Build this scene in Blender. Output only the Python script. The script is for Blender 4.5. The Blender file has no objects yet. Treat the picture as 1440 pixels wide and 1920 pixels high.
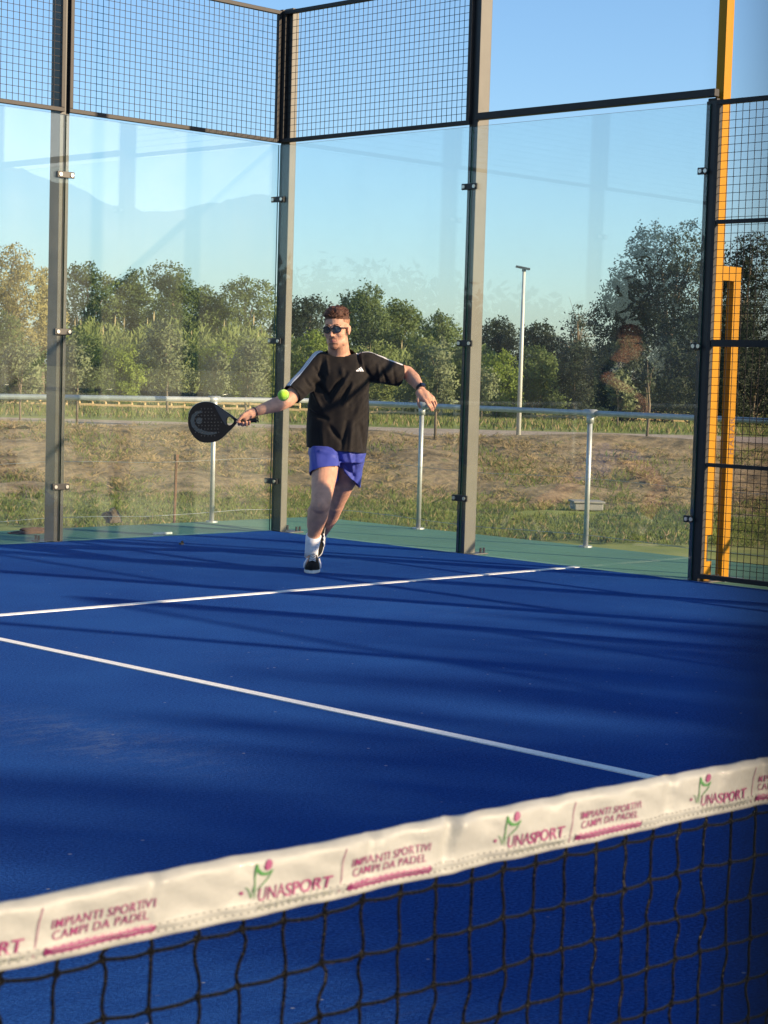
import bpy, bmesh, math, random
import numpy as np
from mathutils import Vector, Matrix, noise

scene = bpy.context.scene
COL = scene.collection
R = math.radians
rng = np.random.default_rng(7)
random.seed(7)

# ---------------------------------------------------------------- camera
CAM_LOC = Vector((-4.77608, -0.92085, 1.25129))
CAM_ROT = (1.49714677, -0.0287631921, -0.788405577)
F_PX = 3515.53                      # focal length in pixels of the 1440 wide photograph
cd = bpy.data.cameras.new('camera')
cam = bpy.data.objects.new('camera', cd)
COL.objects.link(cam)
cam.location = CAM_LOC
cam.rotation_euler = CAM_ROT
cd.sensor_fit = 'HORIZONTAL'
cd.sensor_width = 36.0
cd.lens = F_PX / 1440 * 36.0
cd.clip_start = 0.005
cd.clip_end = 20000
cd.dof.use_dof = True
cd.dof.focus_distance = 11.9
cd.dof.aperture_fstop = 34.0
scene.camera = cam

# ---------------------------------------------------------------- light
SUN_AZ, SUN_EL = 155.5, 18.0        # azimuth from +Y towards +X
w = bpy.data.worlds.new('World')
scene.world = w
w.use_nodes = True
nt = w.node_tree
sky = nt.nodes.new('ShaderNodeTexSky')
sky.sky_type = 'NISHITA'
sky.sun_disc = False
sky.sun_elevation = R(SUN_EL)
sky.sun_rotation = R(SUN_AZ)
sky.air_density = 1.0
sky.dust_density = 0.6
sky.ozone_density = 4.5
bg = nt.nodes['Background']
bg.inputs['Strength'].default_value = 0.098
nt.links.new(sky.outputs['Color'], bg.inputs['Color'])

sd = bpy.data.lights.new('sun', 'SUN')
sd.energy = 5.0
sd.angle = R(0.5)
sd.color = (1.0, 0.77, 0.50)
sun = bpy.data.objects.new('sun', sd)
COL.objects.link(sun)
sun_dir = Vector((math.sin(R(SUN_AZ)) * math.cos(R(SUN_EL)), math.cos(R(SUN_AZ)) * math.cos(R(SUN_EL)), math.sin(R(SUN_EL))))
sun.rotation_euler = sun_dir.to_track_quat('Z', 'Y').to_euler()
sun.location = (20, -30, 20)

vs = scene.view_settings
vs.view_transform = 'Standard'
vs.look = 'None'
vs.exposure = 1.15
vs.gamma = 1.0
vs.use_curve_mapping = False
scene.cycles.max_bounces = 12
scene.cycles.transparent_max_bounces = 24

# ---------------------------------------------------------------- helpers
CM = Matrix.LocRotScale(CAM_LOC, __import__('mathutils').Euler(CAM_ROT), None)
CR = CM.to_3x3()
HX = Vector((math.sin(R(45.17)), math.cos(R(45.17)), 0))      # horizontal viewing direction
HR = Vector((HX.y, -HX.x, 0))                                 # horizontal right
UP = Vector((0, 0, 1))

def at(x, y, d):
    """world point seen at photo pixel (x, y) at depth d"""
    return CAM_LOC + (CR @ Vector(((x - 720) / F_PX, (960 - y) / F_PX, -1))) * d

def on_z(x, y, z):
    v = CR @ Vector(((x - 720) / F_PX, (960 - y) / F_PX, -1))
    return CAM_LOC + v * ((z - CAM_LOC.z) / v.z)

def tag(o, label=None, cat=None, group=None, kind=None):
    if label: o['label'] = label
    if cat: o['category'] = cat
    if group: o['group'] = group
    if kind: o['kind'] = kind
    return o

def empty(name, loc, label, cat, group=None, rz=0.0):
    o = bpy.data.objects.new(name, None)
    COL.objects.link(o)
    o.location = loc
    o.rotation_euler = (0, 0, rz)
    return tag(o, label, cat, group)

def link(name, me, parent=None, mats=()):
    o = bpy.data.objects.new(name, me)
    COL.objects.link(o)
    for m in mats:
        me.materials.append(m)
    if parent is not None:
        o.parent = parent
    return o

def dup(root, loc, rz=None, label=None, group=None):
    r = root.copy(); COL.objects.link(r); r.location = loc
    if rz is not None: r.rotation_euler = (0, 0, rz)
    if label: r['label'] = label
    if group: r['group'] = group
    for ch in list(root.children):
        c = ch.copy(); COL.objects.link(c); c.parent = r
        for g in list(ch.children):
            d = g.copy(); COL.objects.link(d); d.parent = c
    return r

class MB:
    """collects shapes in one mesh"""
    def __init__(self):
        self.v = []; self.f = []; self.m = []
    def add(self, vs, fs, mi=0):
        b = len(self.v)
        self.v += [tuple(p) for p in vs]
        self.f += [tuple(b + i for i in f) for f in fs]
        self.m += [mi] * len(fs)
        return self
    def box(self, x0, x1, y0, y1, z0, z1, mi=0):
        vs = [(x, y, z) for z in (z0, z1) for y in (y0, y1) for x in (x0, x1)]
        return self.add(vs, [(0, 2, 3, 1), (4, 5, 7, 6), (0, 1, 5, 4), (2, 6, 7, 3), (0, 4, 6, 2), (1, 3, 7, 5)], mi)
    def obox(self, c, ax, ay, az, mi=0):
        c = Vector(c)
        vs = [c + sx * Vector(ax) + sy * Vector(ay) + sz * Vector(az) for sz in (-1, 1) for sy in (-1, 1) for sx in (-1, 1)]
        return self.add(vs, [(0, 2, 3, 1), (4, 5, 7, 6), (0, 1, 5, 4), (2, 6, 7, 3), (0, 4, 6, 2), (1, 3, 7, 5)], mi)
    def tube(self, pts, rad, n=8, mi=0, cap=True):
        pts = [Vector(p) for p in pts]
        k = len(pts)
        if not hasattr(rad, '__len__'): rad = [rad] * k
        rings = []
        ref = None
        for i, p in enumerate(pts):
            t = (pts[min(i + 1, k - 1)] - pts[max(i - 1, 0)]).normalized()
            if ref is None or abs(ref.dot(t)) > 0.97:
                ref = Vector((0, 0, 1)) if abs(t.z) < 0.9 else Vector((1, 0, 0))
            a = t.cross(ref).normalized(); b = a.cross(t).normalized(); ref = b
            rings += [p + rad[i] * (math.cos(2 * math.pi * j / n) * a + math.sin(2 * math.pi * j / n) * b) for j in range(n)]
        fs = []
        for i in range(k - 1):
            for j in range(n):
                j2 = (j + 1) % n
                fs.append((i * n + j, i * n + j2, (i + 1) * n + j2, (i + 1) * n + j))
        if cap:
            fs.append(tuple(range(n - 1, -1, -1)))
            fs.append(tuple((k - 1) * n + j for j in range(n)))
        return self.add(rings, fs, mi)
    def ellipsoid(self, c, axes, nu=16, nv=10, mi=0):
        c = Vector(c); ax, ay, az = [Vector(a) for a in axes]
        vs = [c + az]; fs = []
        for i in range(1, nv):
            th = math.pi * i / nv
            for j in range(nu):
                ph = 2 * math.pi * j / nu
                vs.append(c + math.sin(th) * math.cos(ph) * ax + math.sin(th) * math.sin(ph) * ay + math.cos(th) * az)
        vs.append(c - az)
        for j in range(nu): fs.append((0, 1 + j, 1 + (j + 1) % nu))
        for i in range(nv - 2):
            for j in range(nu):
                a = 1 + i * nu + j; b = 1 + i * nu + (j + 1) % nu
                fs.append((a, a + nu, b + nu, b))
        last = len(vs) - 1
        for j in range(nu):
            fs.append((last, 1 + (nv - 2) * nu + (j + 1) % nu, 1 + (nv - 2) * nu + j))
        if ax.cross(ay).dot(az) < 0: fs = [tuple(reversed(f)) for f in fs]
        return self.add(vs, fs, mi)
    def ball(self, c, r, mi=0, n=12):
        return self.ellipsoid(c, ((r, 0, 0), (0, r, 0), (0, 0, r)), n, max(6, n // 2 + 1), mi)
    def limb(self, pts, rad, n=14):
        """chain of tapered, round-ended segments"""
        for i in range(len(pts) - 1):
            p, q = Vector(pts[i]), Vector(pts[i + 1])
            self.tube([p, q], [rad[i], rad[i + 1]], n)
        for p, r in zip(pts, rad):
            self.ball(p, r, 0, n)
        return self
    def loft(self, rings, mi=0, cap=True):
        n = len(rings[0]); vs = [p for r in rings for p in r]; fs = []
        for i in range(len(rings) - 1):
            for j in range(n):
                j2 = (j + 1) % n
                fs.append((i * n + j, i * n + j2, (i + 1) * n + j2, (i + 1) * n + j))
        if cap:
            fs.append(tuple(range(n - 1, -1, -1)))
            fs.append(tuple((len(rings) - 1) * n + j for j in range(n)))
        return self.add(vs, fs, mi)
    def prism(self, outline, off, mi=0, mside=None):
        """outline: list of 3-D points in one plane, pushed along off"""
        n = len(outline); off = Vector(off)
        vs = [Vector(p) for p in outline] + [Vector(p) + off for p in outline]
        b = len(self.v)
        self.add(vs, [tuple(range(n)), tuple(range(2 * n - 1, n - 1, -1))], mi)
        fs = [(j, n + j, n + (j + 1) % n, (j + 1) % n) for j in range(n)]
        self.f += [tuple(b + i for i in f) for f in fs]
        self.m += [mi if mside is None else mside] * n
        return self
    def mesh(self, name, smooth=False):
        me = bpy.data.meshes.new(name)
        me.from_pydata(self.v, [], self.f)
        me.polygons.foreach_set('material_index', self.m)
        if smooth: me.polygons.foreach_set('use_smooth', [True] * len(self.f))
        me.update()
        return me
    def build(self, name, mats, parent=None, smooth=False, bevel=0.0, fix=True):
        if not isinstance(mats, (list, tuple)): mats = [mats]
        me = self.mesh(name, smooth)
        if fix:
            bm = bmesh.new(); bm.from_mesh(me)
            bmesh.ops.recalc_face_normals(bm, faces=bm.faces)
            bm.to_mesh(me); bm.free()
        o = link(name, me, parent, mats)
        if bevel:
            m = o.modifiers.new('edge', 'BEVEL'); m.width = bevel; m.segments = 2; m.limit_method = 'ANGLE'; m.angle_limit = R(40)
        return o

def remesh(mb, voxel, smooth_it=6, factor=0.5):
    """one continuous skin round all the shapes in mb"""
    me = mb.mesh('tmp')
    o = bpy.data.objects.new('tmp', me); COL.objects.link(o)
    m = o.modifiers.new('r', 'REMESH'); m.mode = 'VOXEL'; m.voxel_size = voxel
    if smooth_it:
        s = o.modifiers.new('s', 'SMOOTH'); s.iterations = smooth_it; s.factor = factor
    dg = bpy.context.evaluated_depsgraph_get()
    dg.update()
    out = bpy.data.meshes.new_from_object(o.evaluated_get(dg))
    bpy.data.objects.remove(o)
    bpy.data.meshes.remove(me)
    out.polygons.foreach_set('use_smooth', [True] * len(out.polygons))
    return out

# ---------------------------------------------------------------- materials
def nodes_of(m):
    m.use_nodes = True
    return m.node_tree, m.node_tree.nodes, m.node_tree.links

def mat(name, color, rough=0.6, metal=0.0, spec=0.5, var=0.0, vscale=8.0, bump=0.0, bscale=60.0, sheen=0.0, sss=0.0, coords='Object', coat=0.0):
    m = bpy.data.materials.new(name)
    nt, N, L = nodes_of(m)
    p = N['Principled BSDF']
    p.inputs['Base Color'].default_value = (*color, 1)
    p.inputs['Roughness'].default_value = rough
    p.inputs['Metallic'].default_value = metal
    p.inputs['Specular IOR Level'].default_value = spec
    if coat: p.inputs['Coat Weight'].default_value = coat
    if sheen:
        p.inputs['Sheen Weight'].default_value = sheen
    if sss:
        p.inputs['Subsurface Weight'].default_value = sss
        p.inputs['Subsurface Radius'].default_value = (0.012, 0.005, 0.003)
        p.inputs['Subsurface Scale'].default_value = 1.0
    tc = N.new('ShaderNodeTexCoord')
    if var:
        n = N.new('ShaderNodeTexNoise'); n.inputs['Scale'].default_value = vscale; n.inputs['Detail'].default_value = 5
        L.new(tc.outputs[coords], n.inputs['Vector'])
        r = N.new('ShaderNodeValToRGB')
        r.color_ramp.elements[0].position = 0.3; r.color_ramp.elements[1].position = 0.7
        r.color_ramp.elements[0].color = (*[c * (1 - var) for c in color], 1)
        r.color_ramp.elements[1].color = (*[min(1, c * (1 + var)) for c in color], 1)
        L.new(n.outputs['Fac'], r.inputs['Fac']); L.new(r.outputs['Color'], p.inputs['Base Color'])
    if bump:
        n2 = N.new('ShaderNodeTexNoise'); n2.inputs['Scale'].default_value = bscale; n2.inputs['Detail'].default_value = 3
        L.new(tc.outputs[coords], n2.inputs['Vector'])
        b = N.new('ShaderNodeBump'); b.inputs['Strength'].default_value = bump; b.inputs['Distance'].default_value = 0.01
        L.new(n2.outputs['Fac'], b.inputs['Height']); L.new(b.outputs['Normal'], p.inputs['Normal'])
    return m

def ramp_mat(name, stops, scale, rough=0.9, detail=6, bump=0.0, bscale=40.0, stretch=None, coords='Object', spec=0.2):
    m = bpy.data.materials.new(name)
    nt, N, L = nodes_of(m)
    p = N['Principled BSDF']; p.inputs['Roughness'].default_value = rough; p.inputs['Specular IOR Level'].default_value = spec
    tc = N.new('ShaderNodeTexCoord'); vec = tc.outputs[coords]
    if stretch:
        mp = N.new('ShaderNodeMapping'); mp.inputs['Scale'].default_value = stretch
        L.new(vec, mp.inputs['Vector']); vec = mp.outputs['Vector']
    n = N.new('ShaderNodeTexNoise'); n.inputs['Scale'].default_value = scale; n.inputs['Detail'].default_value = detail
    n.inputs['Roughness'].default_value = 0.62
    L.new(vec, n.inputs['Vector'])
    r = N.new('ShaderNodeValToRGB'); cr = r.color_ramp
    while len(cr.elements) > 1: cr.elements.remove(cr.elements[-1])
    cr.elements[0].position, cr.elements[0].color = stops[0][0], (*stops[0][1], 1)
    for pos, c in stops[1:]:
        e = cr.elements.new(pos); e.color = (*c, 1)
    L.new(n.outputs['Fac'], r.inputs['Fac']); L.new(r.outputs['Color'], p.inputs['Base Color'])
    if bump:
        n2 = N.new('ShaderNodeTexNoise'); n2.inputs['Scale'].default_value = bscale; n2.inputs['Detail'].default_value = 6
        L.new(tc.outputs[coords], n2.inputs['Vector'])
        b = N.new('ShaderNodeBump'); b.inputs['Strength'].default_value = bump; b.inputs['Distance'].default_value = 0.05
        L.new(n2.outputs['Fac'], b.inputs['Height']); L.new(b.outputs['Normal'], p.inputs['Normal'])
    return m

def leaf_mat(name, c0, c1, scale=1.2, trans=0.35, lean=None):
    m = bpy.data.materials.new(name)
    nt, N, L = nodes_of(m)
    p = N['Principled BSDF']; p.inputs['Roughness'].default_value = 0.6; p.inputs['Specular IOR Level'].default_value = 0.25
    tc = N.new('ShaderNodeTexCoord')
    n = N.new('ShaderNodeTexNoise'); n.inputs['Scale'].default_value = scale; n.inputs['Detail'].default_value = 8; n.inputs['Roughness'].default_value = 0.75
    L.new(tc.outputs['Object'], n.inputs['Vector'])
    r = N.new('ShaderNodeValToRGB')
    r.color_ramp.elements[0].position = 0.34; r.color_ramp.elements[1].position = 0.66
    r.color_ramp.elements[0].color = (*c0, 1); r.color_ramp.elements[1].color = (*c1, 1)
    L.new(n.outputs['Fac'], r.inputs['Fac']); L.new(r.outputs['Color'], p.inputs['Base Color'])
    geo = N.new('ShaderNodeNewGeometry')
    sub = N.new('ShaderNodeVectorMath'); sub.operation = 'SUBTRACT'
    if lean is None:
        L.new(tc.outputs['Generated'], sub.inputs[0]); sub.inputs[1].default_value = (0.5, 0.5, 0.42)
    else:
        sub.inputs[0].default_value = lean; sub.inputs[1].default_value = (0, 0, 0)
    nrm_ = N.new('ShaderNodeVectorMath'); nrm_.operation = 'NORMALIZE'; L.new(sub.outputs[0], nrm_.inputs[0])
    sc_ = N.new('ShaderNodeVectorMath'); sc_.operation = 'SCALE'; sc_.inputs['Scale'].default_value = 1.1; L.new(nrm_.outputs[0], sc_.inputs[0])
    ad_ = N.new('ShaderNodeVectorMath'); ad_.operation = 'ADD'; L.new(sc_.outputs[0], ad_.inputs[0]); L.new(geo.outputs['Normal'], ad_.inputs[1])
    nn_ = N.new('ShaderNodeVectorMath'); nn_.operation = 'NORMALIZE'; L.new(ad_.outputs[0], nn_.inputs[0])
    L.new(nn_.outputs[0], p.inputs['Normal'])
    t = N.new('ShaderNodeBsdfTranslucent'); L.new(r.outputs['Color'], t.inputs['Color'])
    mx = N.new('ShaderNodeMixShader'); mx.inputs['Fac'].default_value = trans
    L.new(p.outputs['BSDF'], mx.inputs[1]); L.new(t.outputs['BSDF'], mx.inputs[2])
    L.new(mx.outputs['Shader'], N['Material Output'].inputs['Surface'])
    return m

def glass_mat():
    m = bpy.data.materials.new('clear_glass')
    nt, N, L = nodes_of(m)
    N.remove(N['Principled BSDF'])
    geo = N.new('ShaderNodeNewGeometry')
    dot = N.new('ShaderNodeVectorMath'); dot.operation = 'DOT_PRODUCT'
    L.new(geo.outputs['Normal'], dot.inputs[0]); L.new(geo.outputs['Incoming'], dot.inputs[1])
    ab = N.new('ShaderNodeMath'); ab.operation = 'ABSOLUTE'; L.new(dot.outputs['Value'], ab.inputs[0])
    om = N.new('ShaderNodeMath'); om.operation = 'SUBTRACT'; om.inputs[0].default_value = 1.0; L.new(ab.outputs[0], om.inputs[1])
    pw = N.new('ShaderNodeMath'); pw.operation = 'POWER'; pw.inputs[1].default_value = 5; L.new(om.outputs[0], pw.inputs[0])
    ma = N.new('ShaderNodeMath'); ma.operation = 'MULTIPLY_ADD'; ma.inputs[1].default_value = 0.955; ma.inputs[2].default_value = 0.040
    L.new(pw.outputs[0], ma.inputs[0])
    tr = N.new('ShaderNodeBsdfTransparent'); tr.inputs['Color'].default_value = (0.945, 0.975, 0.962, 1)
    gl = N.new('ShaderNodeBsdfGlossy'); gl.inputs['Roughness'].default_value = 0.0; gl.inputs['Color'].default_value = (1, 1, 1, 1)
    # thin film of dust on the panes
    df = N.new('ShaderNodeBsdfDiffuse'); df.inputs['Color'].default_value = (0.75, 0.76, 0.72, 1)
    tc = N.new('ShaderNodeTexCoord')
    dn = N.new('ShaderNodeTexNoise'); dn.inputs['Scale'].default_value = 2.6; dn.inputs['Detail'].default_value = 4
    L.new(tc.outputs['Object'], dn.inputs['Vector'])
    dm = N.new('ShaderNodeMath'); dm.operation = 'MULTIPLY'; dm.inputs[1].default_value = 0.05; L.new(dn.outputs['Fac'], dm.inputs[0])
    m1 = N.new('ShaderNodeMixShader'); L.new(dm.outputs[0], m1.inputs['Fac']); L.new(tr.outputs[0], m1.inputs[1]); L.new(df.outputs[0], m1.inputs[2])
    mx = N.new('ShaderNodeMixShader')
    L.new(ma.outputs[0], mx.inputs['Fac']); L.new(m1.outputs[0], mx.inputs[1]); L.new(gl.outputs[0], mx.inputs[2])
    L.new(mx.outputs[0], N['Material Output'].inputs['Surface'])
    return m

def turf_mat():
    m = bpy.data.materials.new('blue_turf')
    nt, N, L = nodes_of(m)
    p = N['Principled BSDF']; p.inputs['Roughness'].default_value = 0.95; p.inputs['Specular IOR Level'].default_value = 0.05
    tc = N.new('ShaderNodeTexCoord'); V = tc.outputs['Object']
    def noise_n(scale, detail, st=None, rough=0.6):
        n = N.new('ShaderNodeTexNoise'); n.inputs['Scale'].default_value = scale; n.inputs['Detail'].default_value = detail; n.inputs['Roughness'].default_value = rough
        v = V
        if st:
            mp = N.new('ShaderNodeMapping'); mp.inputs['Scale'].default_value = st; mp.inputs['Rotation'].default_value = (0, 0, R(20))
            L.new(V, mp.inputs['Vector']); v = mp.outputs['Vector']
        L.new(v, n.inputs['Vector']); return n.outputs['Fac']
    def ramp(f, a, b, ca=(0, 0, 0), cb=(1, 1, 1)):
        r = N.new('ShaderNodeValToRGB'); r.color_ramp.elements[0].position = a; r.color_ramp.elements[1].position = b
        r.color_ramp.elements[0].color = (*ca, 1); r.color_ramp.elements[1].color = (*cb, 1)
        L.new(f, r.inputs['Fac']); return r.outputs['Color']
    def mul(a, b):
        q = N.new('ShaderNodeMath'); q.operation = 'MULTIPLY'
        L.new(a, q.inputs[0])
        if isinstance(b, float): q.inputs[1].default_value = b
        else: L.new(b, q.inputs[1])
        return q.outputs[0]
    def mix(f, a, b):
        q = N.new('ShaderNodeMix'); q.data_type = 'RGBA'
        L.new(f, q.inputs[0])
        L.new(a, q.inputs[6]) if not isinstance(a, tuple) else setattr(q.inputs[6], 'default_value', (*a, 1))
        L.new(b, q.inputs[7]) if not isinstance(b, tuple) else setattr(q.inputs[7], 'default_value', (*b, 1))
        return q.outputs[2]
    fine = ramp(noise_n(105, 4, None, 0.85), 0.40, 0.62, (0.004, 0.029, 0.180), (0.024, 0.118, 0.470))
    wide = ramp(noise_n(0.9, 4), 0.3, 0.7)
    c = mix(mul(wide, 0.42), fine, (0.034, 0.150, 0.50))
    streak = ramp(noise_n(9, 8, (0.5, 3.0, 1), 0.75), 0.52, 0.75)
    patch = ramp(noise_n(0.55, 3), 0.52, 0.66)
    c = mix(mul(mul(streak, patch), 0.16), c, (0.25, 0.27, 0.30))
    # worn sandy patch by the centre line
    mp = N.new('ShaderNodeMapping'); mp.vector_type = 'POINT'
    mp.inputs['Location'].default_value = (1.02, -4.15, 0)
    L.new(V, mp.inputs['Vector'])
    mp2 = N.new('ShaderNodeMapping'); mp2.inputs['Rotation'].default_value = (0, 0, R(-25)); mp2.inputs['Scale'].default_value = (2.3, 1.0, 1)
    L.new(mp.outputs['Vector'], mp2.inputs['Vector'])
    ln = N.new('ShaderNodeVectorMath'); ln.operation = 'LENGTH'; L.new(mp2.outputs['Vector'], ln.inputs[0])
    spot = ramp(ln.outputs['Value'], 0.15, 0.85, (1, 1, 1), (0, 0, 0))
    sand = ramp(noise_n(7, 10, (0.7, 1.6, 1), 0.88), 0.48, 0.66)
    c = mix(mul(mul(spot, sand), 0.34), c, (0.30, 0.37, 0.46))
    # loose grains of sand
    vo = N.new('ShaderNodeTexVoronoi'); vo.inputs['Scale'].default_value = 26
    L.new(V, vo.inputs['Vector'])
    grain = ramp(vo.outputs['Distance'], 0.10, 0.17, (1, 1, 1), (0, 0, 0))
    sel = ramp(vo.outputs['Color'], 0.86, 0.90)
    c = mix(mul(mul(grain, sel), 0.6), c, (0.5, 0.52, 0.55))
    L.new(c, p.inputs['Base Color'])
    b = N.new('ShaderNodeBump'); b.inputs['Strength'].default_value = 1.0; b.inputs['Distance'].default_value = 0.02
    L.new(noise_n(120, 4, None, 0.85), b.inputs['Height']); L.new(b.outputs['Normal'], p.inputs['Normal'])
    return m

M = {}
M['turf'] = turf_mat()
M['line'] = mat('white_line', (0.72, 0.72, 0.70), 0.9, var=0.12, vscale=120, bump=0.5, bscale=200)
M['green'] = mat('green_resin', (0.060, 0.165, 0.105), 0.8, var=0.12, vscale=1.2, bump=0.2, bscale=150)
M['concrete'] = mat('concrete', (0.24, 0.23, 0.21), 0.9, var=0.2, vscale=3, bump=0.4, bscale=30)
M['steel'] = mat('painted_steel', (0.026, 0.023, 0.022), 0.55, 0.0, 0.3, var=0.12, vscale=14, bump=0.04, bscale=90)
M['post'] = mat('grey_brown_steel', (0.090, 0.084, 0.070), 0.5, 0.0, 0.5, var=0.08, vscale=9)
M['wire'] = mat('dark_wire', (0.010, 0.007, 0.009), 0.6, spec=0.25)
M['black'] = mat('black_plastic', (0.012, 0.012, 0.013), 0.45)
M['bolt'] = mat('zinc_bolt', (0.62, 0.60, 0.55), 0.3, 0.9)
M['zinc'] = mat('galvanised_steel', (0.42, 0.44, 0.45), 0.5, 0.6, var=0.12, vscale=20)
M['yellow'] = mat('yellow_paint', (0.36, 0.165, 0.001), 0.55, spec=0.2, var=0.06, vscale=6)
M['brownink'] = mat('brown_lettering', (0.16, 0.07, 0.02), 0.6)
M['glass'] = glass_mat()
M['glassedge'] = mat('glass_edge', (0.02, 0.075, 0.06), 0.15)
M['tape'] = mat('white_pvc_tape', (0.235, 0.240, 0.228), 0.55, var=0.06, vscale=9, bump=0.25, bscale=35, coat=0.1)
M['thread'] = mat('stitch_thread', (0.30, 0.30, 0.28), 0.8)
M['cord'] = mat('black_cord', (0.0035, 0.0032, 0.003), 0.36, spec=0.2, bump=1.0, bscale=420)
M['magenta'] = mat('magenta_print', (0.165, 0.020, 0.085), 0.5)
M['printgreen'] = mat('green_print', (0.03, 0.14, 0.028), 0.5)
M['printgrey'] = mat('grey_green_print', (0.13, 0.145, 0.115), 0.6)
M['wood'] = mat('pale_timber', (0.50, 0.36, 0.18), 0.8, var=0.2, vscale=8)
M['bark'] = mat('bark', (0.16, 0.125, 0.085), 0.9, var=0.3, vscale=5, bump=0.6, bscale=14)
M['rust'] = mat('rusty_iron', (0.12, 0.055, 0.03), 0.85, var=0.35, vscale=15)
M['lampgrey'] = mat('lamp_post_paint', (0.55, 0.55, 0.50), 0.5, 0.1)
M['stone'] = ramp_mat('stone', [(0.3, (0.09, 0.065, 0.05)), (0.7, (0.26, 0.19, 0.14))], 9, bump=0.5)

# ---------------------------------------------------------------- setting: court, platform, ground
o = MB().box(-5.0, 5.0, -10.0, 10.0, -0.004, 0.0).build('court_turf', M['turf']); tag(o, 'blue artificial turf of the court floor', None, kind='structure')
mb = MB()
mb.box(-4.995, 4.995, 6.90, 6.95, 0.0, 0.004)
mb.box(-0.025, 0.025, -6.95, 6.90, 0.0, 0.004)
mb.box(-4.995, 4.995, -7.0, -6.95, 0.0, 0.004)
o = mb.build('court_markings', M['line']); tag(o, 'white service and centre lines on the blue turf', None, kind='structure')
o = MB().box(-6.6, 6.42, -12.0, 11.02, -1.5, -0.012).build('court_platform', [M['green']], bevel=0.01); tag(o, 'green resin base slab around the court', None, kind='structure')

def smooth(a, b, x):
    t = np.clip((x - a) / (b - a), 0, 1); return t * t * (3 - 2 * t)
def zt(u, v):
    """ground height at distance u ahead of the camera, v to the right"""
    u = np.asarray(u, float); v = np.asarray(v, float)
    b0 = 35.5 + 0.10 * v
    z = -1.3 + smooth(b0, b0 + 10.5, u) * 1.02
    z = z - smooth(56, 88, u) * 0.57 + smooth(88, 104, u) * 0.45
    return z
def uv_world(u, v):
    return np.asarray(u)[..., None] * np.array(HX) + np.asarray(v)[..., None] * np.array(HR) + np.array(CAM_LOC)
us = np.concatenate([[-4000, -1500, -600, -200, -60], np.arange(0, 32, 4), np.arange(32, 64, 0.5), np.arange(64, 120, 4), [140, 200, 400, 900, 2000, 5000]])
vs_ = np.concatenate([[-5000, -2000, -800, -300, -120, -60, -35], np.arange(-24, 26, 1.0), [35, 60, 120, 300, 800, 2000, 5000]])
U, Vv = np.meshgrid(us, vs_, indexing='ij')
Z = zt(U, Vv)
jig = np.array([[noise.noise(Vector((float(a) * 0.45, float(b) * 0.45, 1.3))) for b in vs_] for a in us])
Z = Z + jig * 0.30 * ((U > 34) & (U < 47))
P = uv_world(U, Vv); P[..., 2] = Z
nu_, nv_ = len(us), len(vs_)
fs = []; mi = []
for i in range(nu_ - 1):
    for j in range(nv_ - 1):
        fs.append((i * nv_ + j, (i + 1) * nv_ + j, (i + 1) * nv_ + j + 1, i * nv_ + j + 1))
        uc = (us[i] + us[i + 1]) / 2
        mi.append(1 if 35.0 < uc < 46.3 and abs(vs_[j]) < 40 else 0)
me = bpy.data.meshes.new('ground'); me.from_pydata(P.reshape(-1, 3).tolist(), [], fs)
me.polygons.foreach_set('material_index', mi); me.polygons.foreach_set('use_smooth', [True] * len(fs))
M['meadow'] = ramp_mat('meadow', [(0.3, (0.11, 0.15, 0.035)), (0.5, (0.20, 0.23, 0.06)), (0.7, (0.30, 0.30, 0.10))], 0.6, stretch=(1, 1, 1))
M['drybank'] = ramp_mat('dry_bank', [(0.30, (0.085, 0.068, 0.042)), (0.46, (0.20, 0.15, 0.085)), (0.58, (0.30, 0.225, 0.13)), (0.72, (0.13, 0.135, 0.055))], 1.6, bump=1.0, bscale=5)
o = link('ground', me, None, [M['meadow'], M['drybank']]); tag(o, 'grassy ground and dry bank beyond the court', None, kind='structure')
# gravel path along the top of the bank
M['gravel'] = ramp_mat('gravel', [(0.35, (0.27, 0.215, 0.165)), (0.65, (0.44, 0.36, 0.28))], 3.0, bump=0.3)
pu = np.array([46.6, 48.5, 51, 53.4]); pv = np.arange(-30, 31, 2.0)
A, B = np.meshgrid(pu, pv, indexing='ij'); Q = uv_world(A + 0.1 * B, B); Q[..., 2] = zt(A + 0.1 * B, B) + 0.012
fs = [(i * len(pv) + j, (i + 1) * len(pv) + j, (i + 1) * len(pv) + j + 1, i * len(pv) + j + 1) for i in range(3) for j in range(len(pv) - 1)]
me = bpy.data.meshes.new('gravel_path'); me.from_pydata(Q.reshape(-1, 3).tolist(), [], fs)
o = link('gravel_path', me, None, [M['gravel']]); tag(o, 'pale gravel path along the top of the bank', None, kind='structure')
# hills behind the camera, seen mirrored in the back glass
az = np.linspace(60, 200, 900); ctrl_a = [60, 118, 130, 135, 138.4, 140.5, 142, 143.2, 145, 147, 150, 160, 200]; ctrl_e = [3.0, 4.6, 5.9, 5.7, 5.4, 4.95, 4.6, 4.95, 5.75, 5.95, 5.4, 3.5, 2.0]
el = np.interp(az, ctrl_a, ctrl_e) + np.array([0.12 * noise.noise(Vector((a * 0.9, 0, 0))) + 0.05 * noise.noise(Vector((a * 3.1, 5, 0))) + 0.06 * noise.noise(Vector((a * 11, 8, 0))) for a in az])
rows = []
for k, (dist, fr) in enumerate([(2600, 0.0), (3000, 0.55), (3500, 1.0), (4200, 0.7), (5200, 0.0)]):
    rows.append([(dist * math.sin(R(a)), dist * math.cos(R(a)), fr * 3500 * math.tan(R(e)) * (1 + 0.06 * noise.noise(Vector((a * 0.7, k * 3.0, 1)))) - 3) for a, e in zip(az, el)])
fs = [(i * 900 + j, i * 900 + j + 1, (i + 1) * 900 + j + 1, (i + 1) * 900 + j) for i in range(4) for j in range(899)]
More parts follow.
